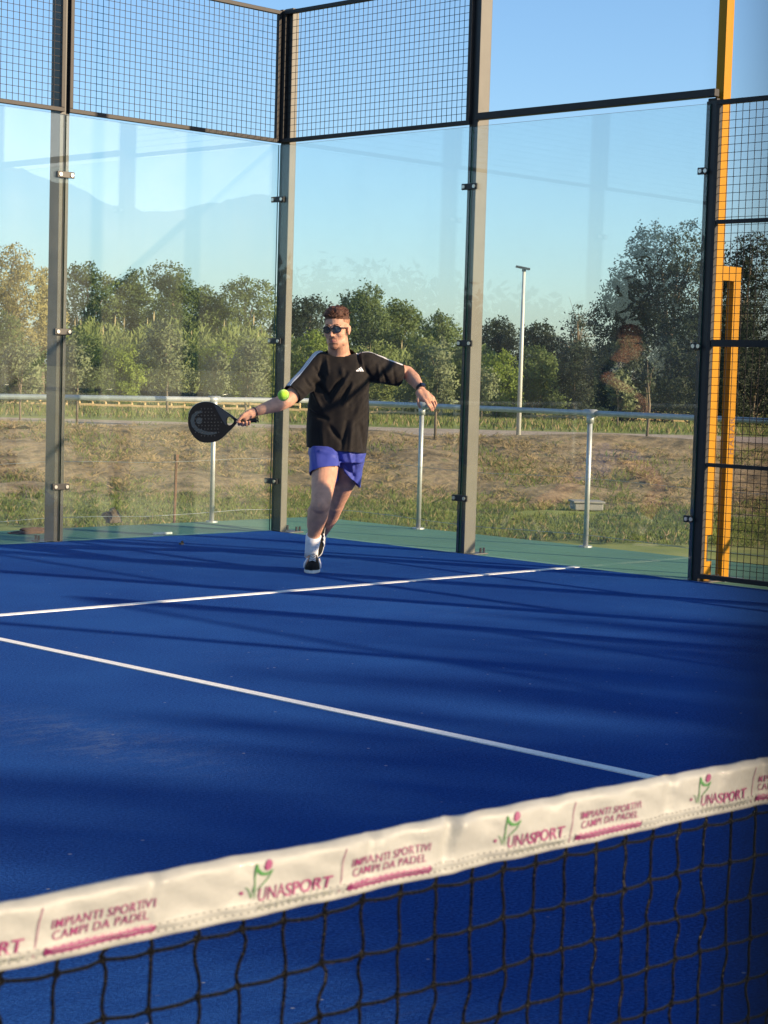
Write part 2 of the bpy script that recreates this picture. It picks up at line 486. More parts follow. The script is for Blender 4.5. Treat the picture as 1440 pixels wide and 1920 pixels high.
me = bpy.data.meshes.new('hills'); me.from_pydata([p for r in rows for p in r], [], fs); me.polygons.foreach_set('use_smooth', [True] * len(fs))
M['hill'] = ramp_mat('hill_rock', [(0.35, (0.075, 0.085, 0.07)), (0.65, (0.12, 0.13, 0.11))], 0.004)
o = link('hills', me, None, [M['hill']]); tag(o, 'distant hills', None, kind='structure')

# ---------------------------------------------------------------- enclosure
def make_post(name, label, H, clamps=(0.39, 1.48, 2.57), sides=(-1, 1), group='posts of the court enclosure', corner=False):
    """local +x points out of the court, the glass joint stands at the origin"""
    t = empty(name, (0, 0, 0), label, 'post', group)
    y0, y1 = (-0.095, -0.002) if corner else (-0.035, 0.035)
    if corner: MB().box(-0.018, 0.0115, -0.018, 0.012, 3.0, H - 0.01).build('mesh_upright', M['steel'], t)
    MB().box(0.016, 0.085 if corner else 0.136, y0, y1, -0.012, H).build('shaft', M['post'], t, bevel=0.006)
    MB().box(0.0125, 0.0155, y0 - 0.004, y1 + 0.004, 0.0, H - 0.02).build('face_shade', M['black'], t)  # black strip stands in for the shade on the post's court-side face
    bp = MB().box(0.005, 0.22, y0 - 0.05, y1 + 0.05, -0.011, -0.002).build('base_plate', M['post'], t, bevel=0.002)
    for bx, by in ((0.165, y0 - 0.025), (0.165, y1 + 0.025), (0.20, y0 - 0.025), (0.20, y1 + 0.025)):
        MB().tube([(bx, by, 0.0), (bx, by, 0.035)], 0.009, 6).build('bolt', M['steel'], bp)
    for z in clamps:
        b = MB()
        b.box(-0.014, -0.002, min(sides) * 0.072, max(sides) * 0.072, z - 0.022, z + 0.022)
        c = b.build('glass_clamp', M['black'], t, bevel=0.003)
        for s in sides:
            MB().tube([(-0.014, s * 0.048, z), (-0.022, s * 0.048, z)], 0.013, 10).build('bolt', M['bolt'], c, smooth=False)
    return t

X0 = math.pi / 2
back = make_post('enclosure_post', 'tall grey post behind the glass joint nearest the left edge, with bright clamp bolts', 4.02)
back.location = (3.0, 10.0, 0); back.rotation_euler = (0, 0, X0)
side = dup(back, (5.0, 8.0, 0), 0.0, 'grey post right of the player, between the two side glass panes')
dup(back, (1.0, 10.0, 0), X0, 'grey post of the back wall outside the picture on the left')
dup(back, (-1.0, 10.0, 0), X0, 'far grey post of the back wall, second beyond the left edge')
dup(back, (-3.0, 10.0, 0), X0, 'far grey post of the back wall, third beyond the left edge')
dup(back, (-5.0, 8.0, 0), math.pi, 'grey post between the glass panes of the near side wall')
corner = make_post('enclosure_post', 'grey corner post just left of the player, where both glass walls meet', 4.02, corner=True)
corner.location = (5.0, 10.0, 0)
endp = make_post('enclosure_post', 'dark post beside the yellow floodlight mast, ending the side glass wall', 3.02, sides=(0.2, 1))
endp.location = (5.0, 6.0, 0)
for c in endp.children:
    if c.name.startswith('shaft'):
        c.data = c.data.copy(); c.data.materials[0] = M['steel']
        for v in c.data.vertices:
            if v.co.x > 0.03: v.co.x = 0.05
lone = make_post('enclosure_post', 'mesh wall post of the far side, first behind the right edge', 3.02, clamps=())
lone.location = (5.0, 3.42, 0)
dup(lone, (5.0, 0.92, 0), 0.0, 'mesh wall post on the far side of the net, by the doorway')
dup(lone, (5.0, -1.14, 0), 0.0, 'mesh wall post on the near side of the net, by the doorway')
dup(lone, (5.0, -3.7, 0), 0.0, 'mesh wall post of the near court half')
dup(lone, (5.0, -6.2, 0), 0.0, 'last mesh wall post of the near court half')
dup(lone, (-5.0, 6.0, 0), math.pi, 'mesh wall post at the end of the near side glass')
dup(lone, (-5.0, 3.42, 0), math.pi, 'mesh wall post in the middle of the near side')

def pane(label, p0, p1, z1=2.985, first=[None]):
    p0, p1 = Vector((*p0, 0)), Vector((*p1, 0))
    d = (p1 - p0); rz = math.atan2(d.y, d.x)
    if first[0] is None:
        b = MB().box(0.005, 1.995, 0.0, 0.012, 0.006, z1, 0)
        b.m = [1, 1, 0, 0, 1, 1]
        o = b.build('glass_panel', [M['glass'], M['glassedge']], fix=False)
        first[0] = o
    else:
        o = first[0].copy(); COL.objects.link(o)
    o.location = p0; o.rotation_euler = (0, 0, rz)
    tag(o, label, 'glass panel', 'glass panels of the court walls')
    return o
# local +y of a pane points out of the court
for lab, a_, b_ in [
    ('glass pane of the back wall between the left post and the corner post', (3, 10), (5, 10)),
    ('glass pane of the back wall cut off by the left edge', (1, 10), (3, 10)),
    ('glass pane of the side wall right behind the player', (5, 10), (5, 8)),
    ('glass pane of the side wall with the dark beam above it', (5, 8), (5, 6)),
    ('glass pane of the back wall outside the picture on the left', (-1, 10), (1, 10)),
    ('glass pane of the back wall, second outside the left edge', (-3, 10), (-1, 10)),
    ('glass pane of the back wall beside the hidden corner', (-5, 10), (-3, 10)),
    ('glass pane of the near side wall by the hidden corner', (-5, 8), (-5, 10)),
    ('glass pane of the near side wall next to its mesh', (-5, 6), (-5, 8))]:
    pane(lab, a_, b_)

def mesh_panel(label, p0, p1, z0, z1, rails=(), pitch=0.05, wire=0.0031, group='wire mesh panels of the court enclosure', out=None):
    p0, p1 = Vector((*p0, 0)), Vector((*p1, 0)); L_ = (p1 - p0).length
    t = empty('mesh_panel', p0, label, 'mesh panel', group, math.atan2(p1.y - p0.y, p1.x - p0.x))
    b = MB(); r = 0.016
    b.box(0.02, L_ - 0.02, -r, r, z0, z0 + 0.03)
    b.box(0.02, L_ - 0.02, -r, r, z1 - 0.03, z1)
    b.box(0.02, 0.05, -r, r, z0 + 0.03, z1 - 0.03); b.box(L_ - 0.05, L_ - 0.02, -r, r, z0 + 0.03, z1 - 0.03)
    b.build('frame', M['steel'], t, bevel=0.003)
    for z, hh in rails:
        MB().box(0.058, L_ - 0.058, -0.018, 0.018, z - hh, z + hh).build('rail', M['steel'], t)
    g = MB(); hw = wire / 2
    n = int((L_ - 0.12) / pitch)
    for i in range(1, n + 2):
        x = 0.06 + (L_ - 0.12) * i / (n + 2)
        g.box(x - hw, x + hw, -hw - 0.004, hw - 0.004, z0 + 0.02, z1 - 0.02)
    n = int((z1 - z0 - 0.06) / pitch)
    for i in range(1, n + 1):
        z = z0 + 0.03 + (z1 - z0 - 0.06) * i / (n + 1)
        g.box(0.03, L_ - 0.03, -hw + 0.002, hw + 0.002, z - hw, z + hw)
    g.build('wire_mesh', M['wire'], t, fix=False)
    return t
mesh_panel('wire mesh panel above the back glass, between the left post and the corner', (3, 10.0), (5, 10.0), 3.0, 4.0)
mesh_panel('wire mesh panel above the back glass, cut off by the left edge', (1, 10.0), (3, 10.0), 3.0, 4.0)
mesh_panel('wire mesh panel above the side glass, right of the corner post', (5.0, 8), (5.0, 10), 3.0, 4.0)
mesh_panel('wire mesh panel over the back wall outside the left edge', (-1, 10.0), (1, 10.0), 3.0, 4.0)
mesh_panel('wire mesh panel over the near side wall by the hidden corner', (-5.0, 8), (-5.0, 10), 3.0, 4.0)
RL = ((0.74, 0.012), (1.5, 0.022), (2.25, 0.012))
mesh_panel('tall wire mesh panel in front of the yellow floodlight mast', (5.0, 3.46), (5.0, 5.97), 0.02, 3.0, RL)
mesh_panel('tall wire mesh panel beyond the right edge, before the doorway', (5.0, 0.96), (5.0, 3.38), 0.02, 3.0, RL)
mesh_panel('tall wire mesh panel on the near court half, by the doorway', (5.0, -3.66), (5.0, -1.18), 0.02, 3.0, RL)
mesh_panel('tall wire mesh panel on the near court half, farthest back', (5.0, -6.16), (5.0, -3.74), 0.02, 3.0, RL)
mesh_panel('tall wire mesh panel of the near side wall', (-5.0, 3.46), (-5.0, 5.96), 0.02, 3.0, RL)
b = MB().box(4.987, 5.037, 5.965, 7.962, 3.026, 3.074).build('top_beam', M['steel'], bevel=0.004)
tag(b, 'dark steel beam running free above the right-hand side glass', 'beam')

# added post close to the lens, there to darken the right edge
t = empty('near_blocker', (0, 0, 0), 'added dark post close to the lens, darkening the right edge', 'post')
NEAR = at(1414, 960, 0.029)
ang = R(58)
ax = Vector((math.sin(ang), math.cos(ang), 0)); ay = Vector((ax.y, -ax.x, 0))
c = Vector((NEAR.x, NEAR.y, 0)) + ay * 0.035 + ax * 0.045
t.location = c
lean = (CR @ Vector((0, 1, 0)))
M['darkpost'] = mat('matt_black_post', (0.008, 0.008, 0.009), 0.9, spec=0.1)
MB().obox((0, 0, 1.5), ax * 0.045, ay * 0.035, (0, 0, 1.51)).build('shaft', M['darkpost'], t, bevel=0.003)
MB().obox((0, 0, -0.004), ax * 0.10, ay * 0.09, (0, 0, 0.004)).build('base_plate', M['zinc'], t)

# ---------------------------------------------------------------- yellow floodlight mast
t = empty('floodlight_mast', (5.075, 5.96, 0), 'yellow floodlight mast with a stepped second leg behind the wire mesh', 'floodlight')
MB().box(0.0, 0.078, 0.0, 0.06, 0.29, 6.0).box(0.0, 0.02, 0.0, 0.06, 0.12, 0.29).box(0.02, 0.078, 0.05, 0.06, 0.12, 0.29).box(0.0, 0.078, 0.0, 0.06, 0.0, 0.12).build('mast', M['yellow'], t)
MB().box(0.035, 0.06, 0.02, 0.05, 0.12, 0.29).build('cable_hatch', M['steel'], t)
MB().box(0.198, 0.274, 0.0, 0.05, 0.0, 1.90).box(0.0785, 0.274, 0.0, 0.05, 1.9005, 1.99).build('brace_leg', M['yellow'], t, fix=True)
MB().box(0.15, 0.36, -0.06, 0.16, -0.012, 0.0).build('base_plate', M['zinc'], t)
MB().box(-0.35, 0.0, 0.02, 0.09, 5.9, 5.97).build('lamp_arm', M['yellow'], t)
MB().box(-0.55, -0.2, -0.25, 0.35, 5.97, 6.03).build('lamp_head', M['steel'], t)
def text_mesh(body, size=1.0, shear=0.0, bold=0.0, space=1.0):
    cu = bpy.data.curves.new('txt', 'FONT'); cu.body = body; cu.size = size; cu.shear = shear; cu.offset = bold; cu.space_character = space; cu.resolution_u = 3
    o = bpy.data.objects.new('txt', cu); COL.objects.link(o)
    dg = bpy.context.evaluated_depsgraph_get(); dg.update()
    me = bpy.data.meshes.new_from_object(o.evaluated_get(dg))
    bpy.data.objects.remove(o)
    return me
def text_data(body, **k):
    me = text_mesh(body, **k)
    vs = np.array([v.co[:] for v in me.vertices]); fs = [tuple(p.vertices) for p in me.polygons]
    bpy.data.meshes.remove(me)
    mn, mx = vs.min(0), vs.max(0)
    q = (vs - mn) / np.maximum(mx - mn, 1e-6)
    return q[:, :2], fs
q, fs = text_data('HABAR', bold=0.02, space=1.25)
b = MB(); b.add([(0.211 + 0.055 * (1 - y), -0.0015, 0.80 + 0.235 * x) for x, y in q], fs)
b.build('lettering', M['brownink'], t, fix=False)
dup(t, (5.075, -3.9, 0), 0, 'yellow floodlight mast of the near court half')

# ---------------------------------------------------------------- guard railing round the slab
t = empty('guard_railing', (6.3, 10.92, 0), 'galvanised tube guard railing along the edge of the green slab', 'railing')
RX, RY, RH = 6.33, 10.93, 1.0
def loc(p, o=t): return Vector(p) - o.location
MB().tube([loc((-6.0, RY, RH)), loc((RX, RY, RH))], 0.021, 12).build('top_rail', M['zinc'], t, smooth=True)
MB().tube([loc((RX, RY, RH)), loc((RX, -11, RH))], 0.021, 12).build('top_rail', M['zinc'], t, smooth=True)
def rail_post(x, y):
    p = MB().tube([loc((x, y, -0.012)), loc((x, y, RH - 0.02))], 0.0195, 12).build('post', M['zinc'], t, smooth=True)
    b = MB(); b.tube([loc((x, y, RH - 0.075)), loc((x, y, RH - 0.01))], 0.029, 12)
    if abs(y - RY) < 0.01: b.tube([loc((x - 0.055, y, RH)), loc((x + 0.055, y, RH))], 0.029, 12)
    else: b.tube([loc((x, y - 0.055, RH)), loc((x, y + 0.055, RH))], 0.029, 12)
    b.build('tee_fitting', M['zinc'], p, smooth=True)
    f = MB().tube([loc((x, y, -0.012)), loc((x, y, 0.0))], 0.05, 12).build('foot_flange', M['zinc'], p)
for x in (5.18, 3.62, 1.9, 0.15): rail_post(x, RY)
rail_post(RX, RY)
for y in (9.67, 7.92, 6.17, 4.42, 2.67): rail_post(RX, y)
b = MB()
for z, r_ in ((0.50, 0.0015), (0.07, 0.002)):
    pts = [(-6 + 0.5 * i, RY, z + 0.012 * math.sin(i * 1.7)) for i in range(25)]
    b.tube([loc(p) for p in pts], r_, 4)
    pts = [(RX, RY - 0.5 * i, z + 0.012 * math.sin(i * 1.3)) for i in range(40)]
    b.tube([loc(p) for p in pts], r_, 4)
b.build('tension_wire', M['zinc'], t)

# rusty stake, stone, drain block, litter
p0 = on_z(321, 979, -0.012); t = MB()
t.tube([(0, 0, -0.2), (0.012, 0.004, 0.25), (0.022, 0.012, 0.52)], 0.012, 6).box(0.008, 0.036, -0.002, 0.028, 0.50, 0.55)
o = t.build('rusty_stake', M['rust']); o.location = p0 + Vector((0.1, 0.09, 0)); tag(o, 'rusty iron stake leaning at the slab edge below the racket', 'stake')
def rock(name, loc_, size, label, m, seed, cat='stone'):
    bm = bmesh.new(); bmesh.ops.create_icosphere(bm, subdivisions=3, radius=1)
    for v in bm.verts:
        n = noise.noise(v.co * 1.4 + Vector((seed, 0, 0))) * 0.5 + noise.noise(v.co * 3.7 + Vector((seed, 4, 0))) * 0.22
        v.co = v.co * (1 + n); v.co.x *= size[0]; v.co.y *= size[1]; v.co.z = max(-0.35, v.co.z) * size[2]
    me = bpy.data.meshes.new(name); bm.to_mesh(me); bm.free()
    o = link(name, me, None, [m]); o.location = loc_; tag(o, label, cat); return o
pp = on_z(205, 981, -0.012); rock('stone', pp + Vector((0.03, 0.0, 0.035)), (0.075, 0.06, 0.085), 'dark lumpy stone on the slab edge behind the back glass', M['stone'], 3.0)
pp = on_z(62, 1000, -0.012); rock('stone', pp + Vector((0, 0, 0.012)), (0.17, 0.05, 0.03), 'flat reddish rubble on the slab edge left of the left post', M['rust'], 8.0)
pp = on_z(305, 1002, -0.012)
o = MB().box(-0.085, 0.085, -0.012, 0.012, 0, 0.016).build('white_strip', M['line'], bevel=0.003); o.location = pp; tag(o, 'small white plastic strip lying on the green slab', 'strip')
o = MB().tube([(0, 0, 0), (0, 0, 0.012)], 0.018, 8).tube([(0.01, 0, 0.012), (0.012, 0.01, 0.02)], 0.01, 6).build('bottle_cap', M['black']); o.location = on_z(340, 1021, 0.0); tag(o, 'small black cap lying on the blue turf', 'cap')
g = at(1100, 940, 35.0)
t = empty('drain_box', Vector((g.x, g.y, -1.17)), 'pale concrete drain box in the grass behind a railing post', 'drain box', rz=R(-40))
MB().box(-0.27, 0.27, -0.25, 0.25, 0.0, 0.13).build('chamber', M['concrete'], t, bevel=0.02)
MB().box(-0.30, 0.30, -0.28, 0.28, 0.132, 0.17).build('cover', M['concrete'], t, bevel=0.012)

# ---------------------------------------------------------------- lamp post and timber fence
g = at(972, 818, 46.0); base = Vector((g.x, g.y, float(zt(46, (972 - 720) / F_PX * 46))))
H = 325 * 46 / F_PX
t = empty('street_lamp', base, 'pale slender lamp post with a flat head on the bank, seen through the side glass', 'street lamp')
MB().tube([(0, 0, -0.1), (0, 0, H * 0.5), (0, 0, H - 0.1)], [0.06, 0.05, 0.038], 14).build('pole', M['lampgrey'], t, smooth=True)
MB().obox((-0.03 * HR.x, -0.03 * HR.y, H - 0.05), HR * 0.17 + UP * -0.03, HX * 0.14, UP * 0.022).build('lamp_head', M['steel'], t, bevel=0.01)
MB().tube([(0, 0, H - 0.14), (0, 0, H - 0.06)], 0.05, 10).build('bracket', M['steel'], t)

def fence(label, x0, x1, u, gap_px=24):
    pts = []
    n = int(abs(x1 - x0) / gap_px)
    vv = [((x0 + (x1 - x0) * i / n) - 720) / F_PX * u for i in range(n + 1)]
    P_ = [Vector(uv_world(u, v)) for v in vv]
    for p, v in zip(P_, vv): p.z = float(zt(u, v))
    t = empty('timber_fence', P_[0], label, 'fence', 'low timber fences beyond the path')
    for i, p in enumerate(P_):
        h = 0.62 + 0.06 * random.random()
        MB().tube([p - P_[0] + Vector((0, 0, -0.1)), p - P_[0] + Vector((0, 0, h))], 0.055, 6).build('fence_post', M['wood'], t)
    for z in (0.26, 0.52):
        b = MB()
        for i in range(n):
            if random.random() < 0.1: continue
            q0 = P_[i] - P_[0] + Vector((0, 0, z)); q1 = P_[i + 1] - P_[0] + Vector((0, 0, z + random.uniform(-0.04, 0.04)))
            dd = (q1 - q0); b.obox((q0 + q1) / 2 - HX * 0.06, dd / 2, (0, 0, 0.055), HX * 0.02)
        b.build('fence_rail', M['wood'], t)
    return t
fence('low two-rail timber fence on the meadow left of the player', -20, 520, 88)
fence('low two-rail timber fence on the meadow, behind the player and lamp post', 540, 1095, 90)
fence('low timber fence piece on the meadow near the yellow mast', 1180, 1290, 90)

# ---------------------------------------------------------------- vegetation
def quads(name, C, A_, B_, mats, mi=None):
    """leaf-sized diamond faces: centres C, half axes A_ and B_ (numpy N x 3)"""
    n = len(C)
    co = np.empty((n, 4, 3)); co[:, 0] = C - A_; co[:, 1] = C - B_ * 0.9; co[:, 2] = C + A_; co[:, 3] = C + B_ * 0.9
    me = bpy.data.meshes.new(name)
    me.vertices.add(4 * n); me.vertices.foreach_set('co', co.reshape(-1))
    me.loops.add(4 * n); me.loops.foreach_set('vertex_index', np.arange(4 * n, dtype=np.int32))
    me.polygons.add(n); me.polygons.foreach_set('loop_start', np.arange(0, 4 * n, 4, dtype=np.int32))
    for m in mats: me.materials.append(m)
    if mi is not None: me.polygons.foreach_set('material_index', mi.astype(np.int32))
    me.update(); me.validate()
    return me
def unit(n):
    v = rng.normal(size=(n, 3)); return v / np.linalg.norm(v, axis=1)[:, None]
def leaves(lobes, n, size, droop=0.0, aspect=0.5):
    lob = np.array(lobes); vol = lob[:, 3] ** 2; pick = rng.choice(len(lob), n, p=vol / vol.sum())
    d = unit(n); rr = lob[pick, 3] * rng.uniform(0.45, 1.08, n) ** 0.6
    sq = lob[pick, 4] if lob.shape[1] > 4 else 1.0
    C = lob[pick, :3] + d * rr[:, None] * np.stack([np.ones(n), np.ones(n), np.ones(n) * sq], 1)
    # twigs: pull leaves to small clusters so that gaps stay open
    k = max(8, n // 22); cl = C[rng.integers(0, n, k)]
    j = rng.integers(0, k, n); m = rng.random(n) < 0.75
    C = np.where(m[:, None], cl[j] + rng.normal(size=(n, 3)) * size * 1.5, C)
    A_ = unit(n); A_[:, 2] -= droop; A_ /= np.linalg.norm(A_, axis=1)[:, None]
    B_ = np.cross(A_, unit(n)); B_ /= np.linalg.norm(B_, axis=1)[:, None] + 1e-9
    s = size * rng.uniform(0.6, 1.3, n)[:, None]
    return C, A_ * s, B_ * s * aspect
LEAF = {
    'broad': leaf_mat('broad_leaves', (0.060, 0.098, 0.030), (0.15, 0.20, 0.055), 0.7),
    'fresh': leaf_mat('fresh_leaves', (0.11, 0.17, 0.022), (0.25, 0.32, 0.05), 0.9),
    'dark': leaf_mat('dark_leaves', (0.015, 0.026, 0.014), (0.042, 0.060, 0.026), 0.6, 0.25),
    'gold': leaf_mat('yellowing_leaves', (0.18, 0.165, 0.055), (0.36, 0.315, 0.115), 0.8),
    'olive': leaf_mat('olive_leaves', (0.095, 0.12, 0.055), (0.205, 0.235, 0.11), 2.2, 0.2),
    'reed': leaf_mat('reed_leaves', (0.105, 0.145, 0.036), (0.21, 0.25, 0.075), 0.5, 0.35, (0.1, -0.6, 0.5)),
    'plume': leaf_mat('reed_plumes', (0.34, 0.27, 0.13), (0.38, 0.33, 0.17), 0.5, 0.35, (0.1, -0.6, 0.5)),
}
def tree(name, label, cat, x, u, ytop, wpx, leaf, group=None, crown0=0.28, n=4200, size=None, ybase=None, lob_n=13, trunk_r=0.022, sq=0.85, bare=False, zoff=0.0):
    v = (x - 720) / F_PX * u
    top = at(x, ytop, u)
    gz = float(zt(u, v)) + zoff
    base = Vector((top.x, top.y, gz)); H = top.z - gz; W = wpx / F_PX * u
    t = empty(name, base, label, cat, group)
    st = np.random.default_rng(abs(int(x * 7 + u)))
    r0 = max(0.03, H * trunk_r)
    lobes = []
    for i in range(lob_n):
        f = (i + 0.5) / lob_n
        zz = crown0 + (1 - crown0) * (0.10 + 0.80 * f)
        prof = math.sin(math.pi * min(1, max(0.0, (zz - crown0) / (1 - crown0)) * 0.80 + 0.17)) ** 0.7
        a = st.uniform(0, 6.28); rad = W * 0.5 * prof * st.uniform(0.25, 0.72)
        lr = W * st.uniform(0.17, 0.26) * (0.6 + 0.5 * prof)
        lobes.append((rad * math.cos(a), rad * math.sin(a), min(zz * H, H - lr * sq), lr, sq))
    b = MB(); bend = [(0, 0, -0.2), (st.normal() * 0.02 * H, st.normal() * 0.02 * H, H * crown0), (st.normal() * 0.03 * H, st.normal() * 0.03 * H, H * 0.75)]
    b.tube(bend, [r0, r0 * 0.75, r0 * 0.25], 8)
    for i in range(0, lob_n, 1 if bare else 2):
        l = lobes[i]; zs = H * (crown0 + 0.3 * (i / lob_n))
        mid = Vector((l[0] * 0.45, l[1] * 0.45, (zs + l[2]) * 0.5 + 0.03 * H))
        b.tube([(0, 0, zs * 0.8), mid, l[:3]], [r0 * 0.5, r0 * 0.32, r0 * 0.1], 5)
        if bare:
            for k in range(5):
                e = Vector(l[:3]) + Vector(st.normal(size=3) * W * 0.16) + Vector((0, 0, W * 0.1))
                b.tube([mid, (mid + Vector(l[:3])) / 2, e], [r0 * 0.22, r0 * 0.15, r0 * 0.05], 4)
    b.build('trunk', M['bark'], t, smooth=True)
    if n:
        if size is None: size = 0.00085 * u; n = int(n * 2.9)
        C, A_, B_ = leaves(lobes, n, size)
        C[:, 2] = np.maximum(C[:, 2], 0.1)
        me = quads('crown', C, A_, B_, [LEAF[leaf]])
        o = link('crown', me, t)
    return t
FG = 'tall trees on the skyline'
tree('tree', 'golden-leaved tree rising at the left edge behind the glass', 'tree', 12, 92, 455, 195, 'gold', FG, 0.15, 5200)
tree('tree', 'smaller pale golden tree right beside the left post', 'tree', 82, 96, 492, 91, 'gold', FG, 0.25, 1600)
tree('tree', 'hazy green skyline tree just right of the left post', 'tree', 168, 135, 490, 156, 'broad', FG, 0.2)
tree('tree', 'round green skyline tree, second right of the left post', 'tree', 246, 138, 505, 136, 'broad', FG, 0.2)
tree('tree', 'tallest skyline tree between the left post and the corner post', 'tree', 335, 130, 490, 162, 'broad', FG, 0.2, 5200)
tree('tree', 'low skyline tree in the dip left of the racket tree gap', 'tree', 398, 142, 532, 91, 'broad', FG, 0.2, 2400)
tree('tree', 'broad skyline tree just left of the corner post', 'tree', 462, 132, 518, 169, 'broad', FG, 0.2)
tree('tree', 'dark skyline tree directly behind the corner post and player', 'tree', 578, 125, 548, 123, 'dark', FG, 0.15)
tree('tree', 'tall green skyline tree just right of the player\'s head', 'tree', 690, 130, 533, 162, 'broad', FG, 0.2, 5200)
tree('tree', 'green skyline tree above the player\'s left shoulder', 'tree', 750, 134, 560, 117, 'broad', FG, 0.2)
tree('tree', 'lower skyline tree ending the row left of the middle side post', 'tree', 812, 128, 590, 149, 'broad', FG, 0.2)
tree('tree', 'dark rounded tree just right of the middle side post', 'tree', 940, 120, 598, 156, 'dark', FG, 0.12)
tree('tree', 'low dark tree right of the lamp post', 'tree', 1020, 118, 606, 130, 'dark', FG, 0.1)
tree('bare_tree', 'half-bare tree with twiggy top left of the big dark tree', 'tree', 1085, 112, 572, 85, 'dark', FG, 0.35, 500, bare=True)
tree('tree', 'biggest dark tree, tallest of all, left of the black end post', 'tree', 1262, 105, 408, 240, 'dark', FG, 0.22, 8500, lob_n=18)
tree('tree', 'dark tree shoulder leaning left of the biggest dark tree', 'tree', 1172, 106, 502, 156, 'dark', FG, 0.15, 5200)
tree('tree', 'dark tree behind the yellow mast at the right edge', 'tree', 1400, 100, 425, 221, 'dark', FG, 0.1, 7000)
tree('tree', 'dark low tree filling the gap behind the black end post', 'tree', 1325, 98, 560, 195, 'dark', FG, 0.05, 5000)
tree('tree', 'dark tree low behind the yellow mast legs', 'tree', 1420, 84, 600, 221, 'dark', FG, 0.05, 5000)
for x_, lab_, lf_, yt_ in [(1560, 'first tree past the yellow mast, outside the right edge', 'dark', 450), (1720, 'second tree past the yellow mast, outside the right edge', 'broad', 500), (1880, 'third tree past the yellow mast, outside the right edge', 'dark', 480), (2060, 'fourth tree past the yellow mast, outside the right edge', 'broad', 520),
                       (-130, 'first tree outside the left edge, beside the golden tree', 'broad', 500), (-290, 'second tree outside the left edge', 'gold', 470), (-450, 'third tree outside the left edge', 'broad', 510)]:
    tree('tree', lab_, 'tree', x_, 110, yt_, 220, lf_, FG, 0.1, 3500)
# trees off to the right behind the photographer: they shade the near floor
for k, (tx, ty, hh, ww, lb) in enumerate([(15.0, -25.2, 13.0, 6.0, 'first'), (18.6, -26.6, 12.8, 6.5, 'second'), (11.6, -25.0, 12.4, 5.0, 'third')]):
    t = empty('tree', (tx, ty, -1.3), 'broad tree outside the court behind the photographer, %s of three' % lb, 'tree', 'trees behind the photographer')
    lobes = [(ww * 0.5 * random.uniform(-0.7, 0.7), ww * 0.5 * random.uniform(-0.7, 0.7), hh * random.uniform(0.44, 0.86), ww * random.uniform(0.10, 0.17), 0.6) for i in range(30)]
    b = MB().tube([(0, 0, -0.2), (0.1, 0.1, hh * 0.4), (0, 0.2, hh * 0.8)], [0.22, 0.16, 0.05], 8)
    for l in lobes[::2]: b.tube([(0.1, 0.1, hh * 0.35), (l[0] * 0.5, l[1] * 0.5, l[2] * 0.75), l[:3]], [0.1, 0.06, 0.02], 5)
    b.build('trunk', M['bark'], t)
    C, A_, B_ = leaves(lobes, 9000, 0.17)
    link('crown', quads('crown', C, A_, B_, [LEAF['broad']]), t)

for k, (az_, dd_, hh, ww, lb) in enumerate([(-29, 62, 4.6, 9.0, 'first from the back wall'), (-36, 58, 4.5, 10.0, 'second from the back wall'), (-43, 60, 4.6, 10.0, 'third from the back wall'), (-48, 57, 4.8, 9.0, 'fourth from the back wall'), (-55, 60, 7.4, 7.0, 'last from the back wall')]):
    tx, ty = 14.78 + dd_ * math.sin(R(az_)), -0.92 + dd_ * math.cos(R(az_))
    t = empty('tree', (tx, ty, -1.3), 'dense tree beyond the near side wall, %s' % lb, 'tree', 'trees on the near side of the court')
    lobes = [(ww * 0.5 * random.uniform(-0.75, 0.75), ww * 0.5 * random.uniform(-0.75, 0.75), hh * random.uniform(0.12, 0.84), ww * random.uniform(0.18, 0.28), 0.9) for i in range(18)]
    b = MB().tube([(0, 0, -0.2), (0.1, 0.1, hh * 0.4), (0, 0.2, hh * 0.8)], [0.22, 0.16, 0.05], 8)
    for l in lobes[::3]: b.tube([(0.1, 0.1, hh * 0.2), (l[0] * 0.5, l[1] * 0.5, l[2] * 0.75), l[:3]], [0.1, 0.06, 0.02], 5)
    b.build('trunk', M['bark'], t)
    C, A_, B_ = leaves(lobes, 9000, 0.2)
    C[:, 2] = np.maximum(C[:, 2], 0.1)
    link('crown', quads('crown', C, A_, B_, [LEAF['dark']]), t)

# bushes along the meadow edge
BG = 'bushes along the meadow edge'
for x, u, yt, wpx, leaf, lab in [
    (30, 84, 585, 150, 'broad', 'green bush under the golden tree at the left edge'),
    (150, 92, 625, 120, 'broad', 'mid green bush right of the left post'),
    (225, 90, 640, 110, 'fresh', 'yellow-green bush, second right of the left post'),
    (410, 92, 640, 120, 'fresh', 'yellow-green bush above the racket'),
    (490, 90, 630, 100, 'reed', 'pale green bush beside the corner post'),
    (585, 96, 622, 120, 'fresh', 'bright green bush between corner post and player'),
    (700, 98, 640, 130, 'reed', 'pale green bush behind the player\'s left shoulder'),
    (790, 92, 632, 110, 'reed', 'grey-green bush behind the player\'s raised left arm'),
    (870, 94, 642, 100, 'broad', 'green bush behind the middle side post'),
    (930, 88, 655, 110, 'fresh', 'bright green bush left of the lamp post'),
    (1010, 90, 645, 110, 'broad', 'green bush right of the lamp post'),
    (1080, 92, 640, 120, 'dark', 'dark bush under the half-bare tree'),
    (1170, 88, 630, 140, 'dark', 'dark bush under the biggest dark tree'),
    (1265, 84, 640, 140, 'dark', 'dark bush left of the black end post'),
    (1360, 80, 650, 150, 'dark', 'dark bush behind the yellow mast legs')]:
    tree('bush', lab, 'bush', x, u, yt, wpx, leaf, BG, 0.02, 2600, lob_n=10, trunk_r=0.01)

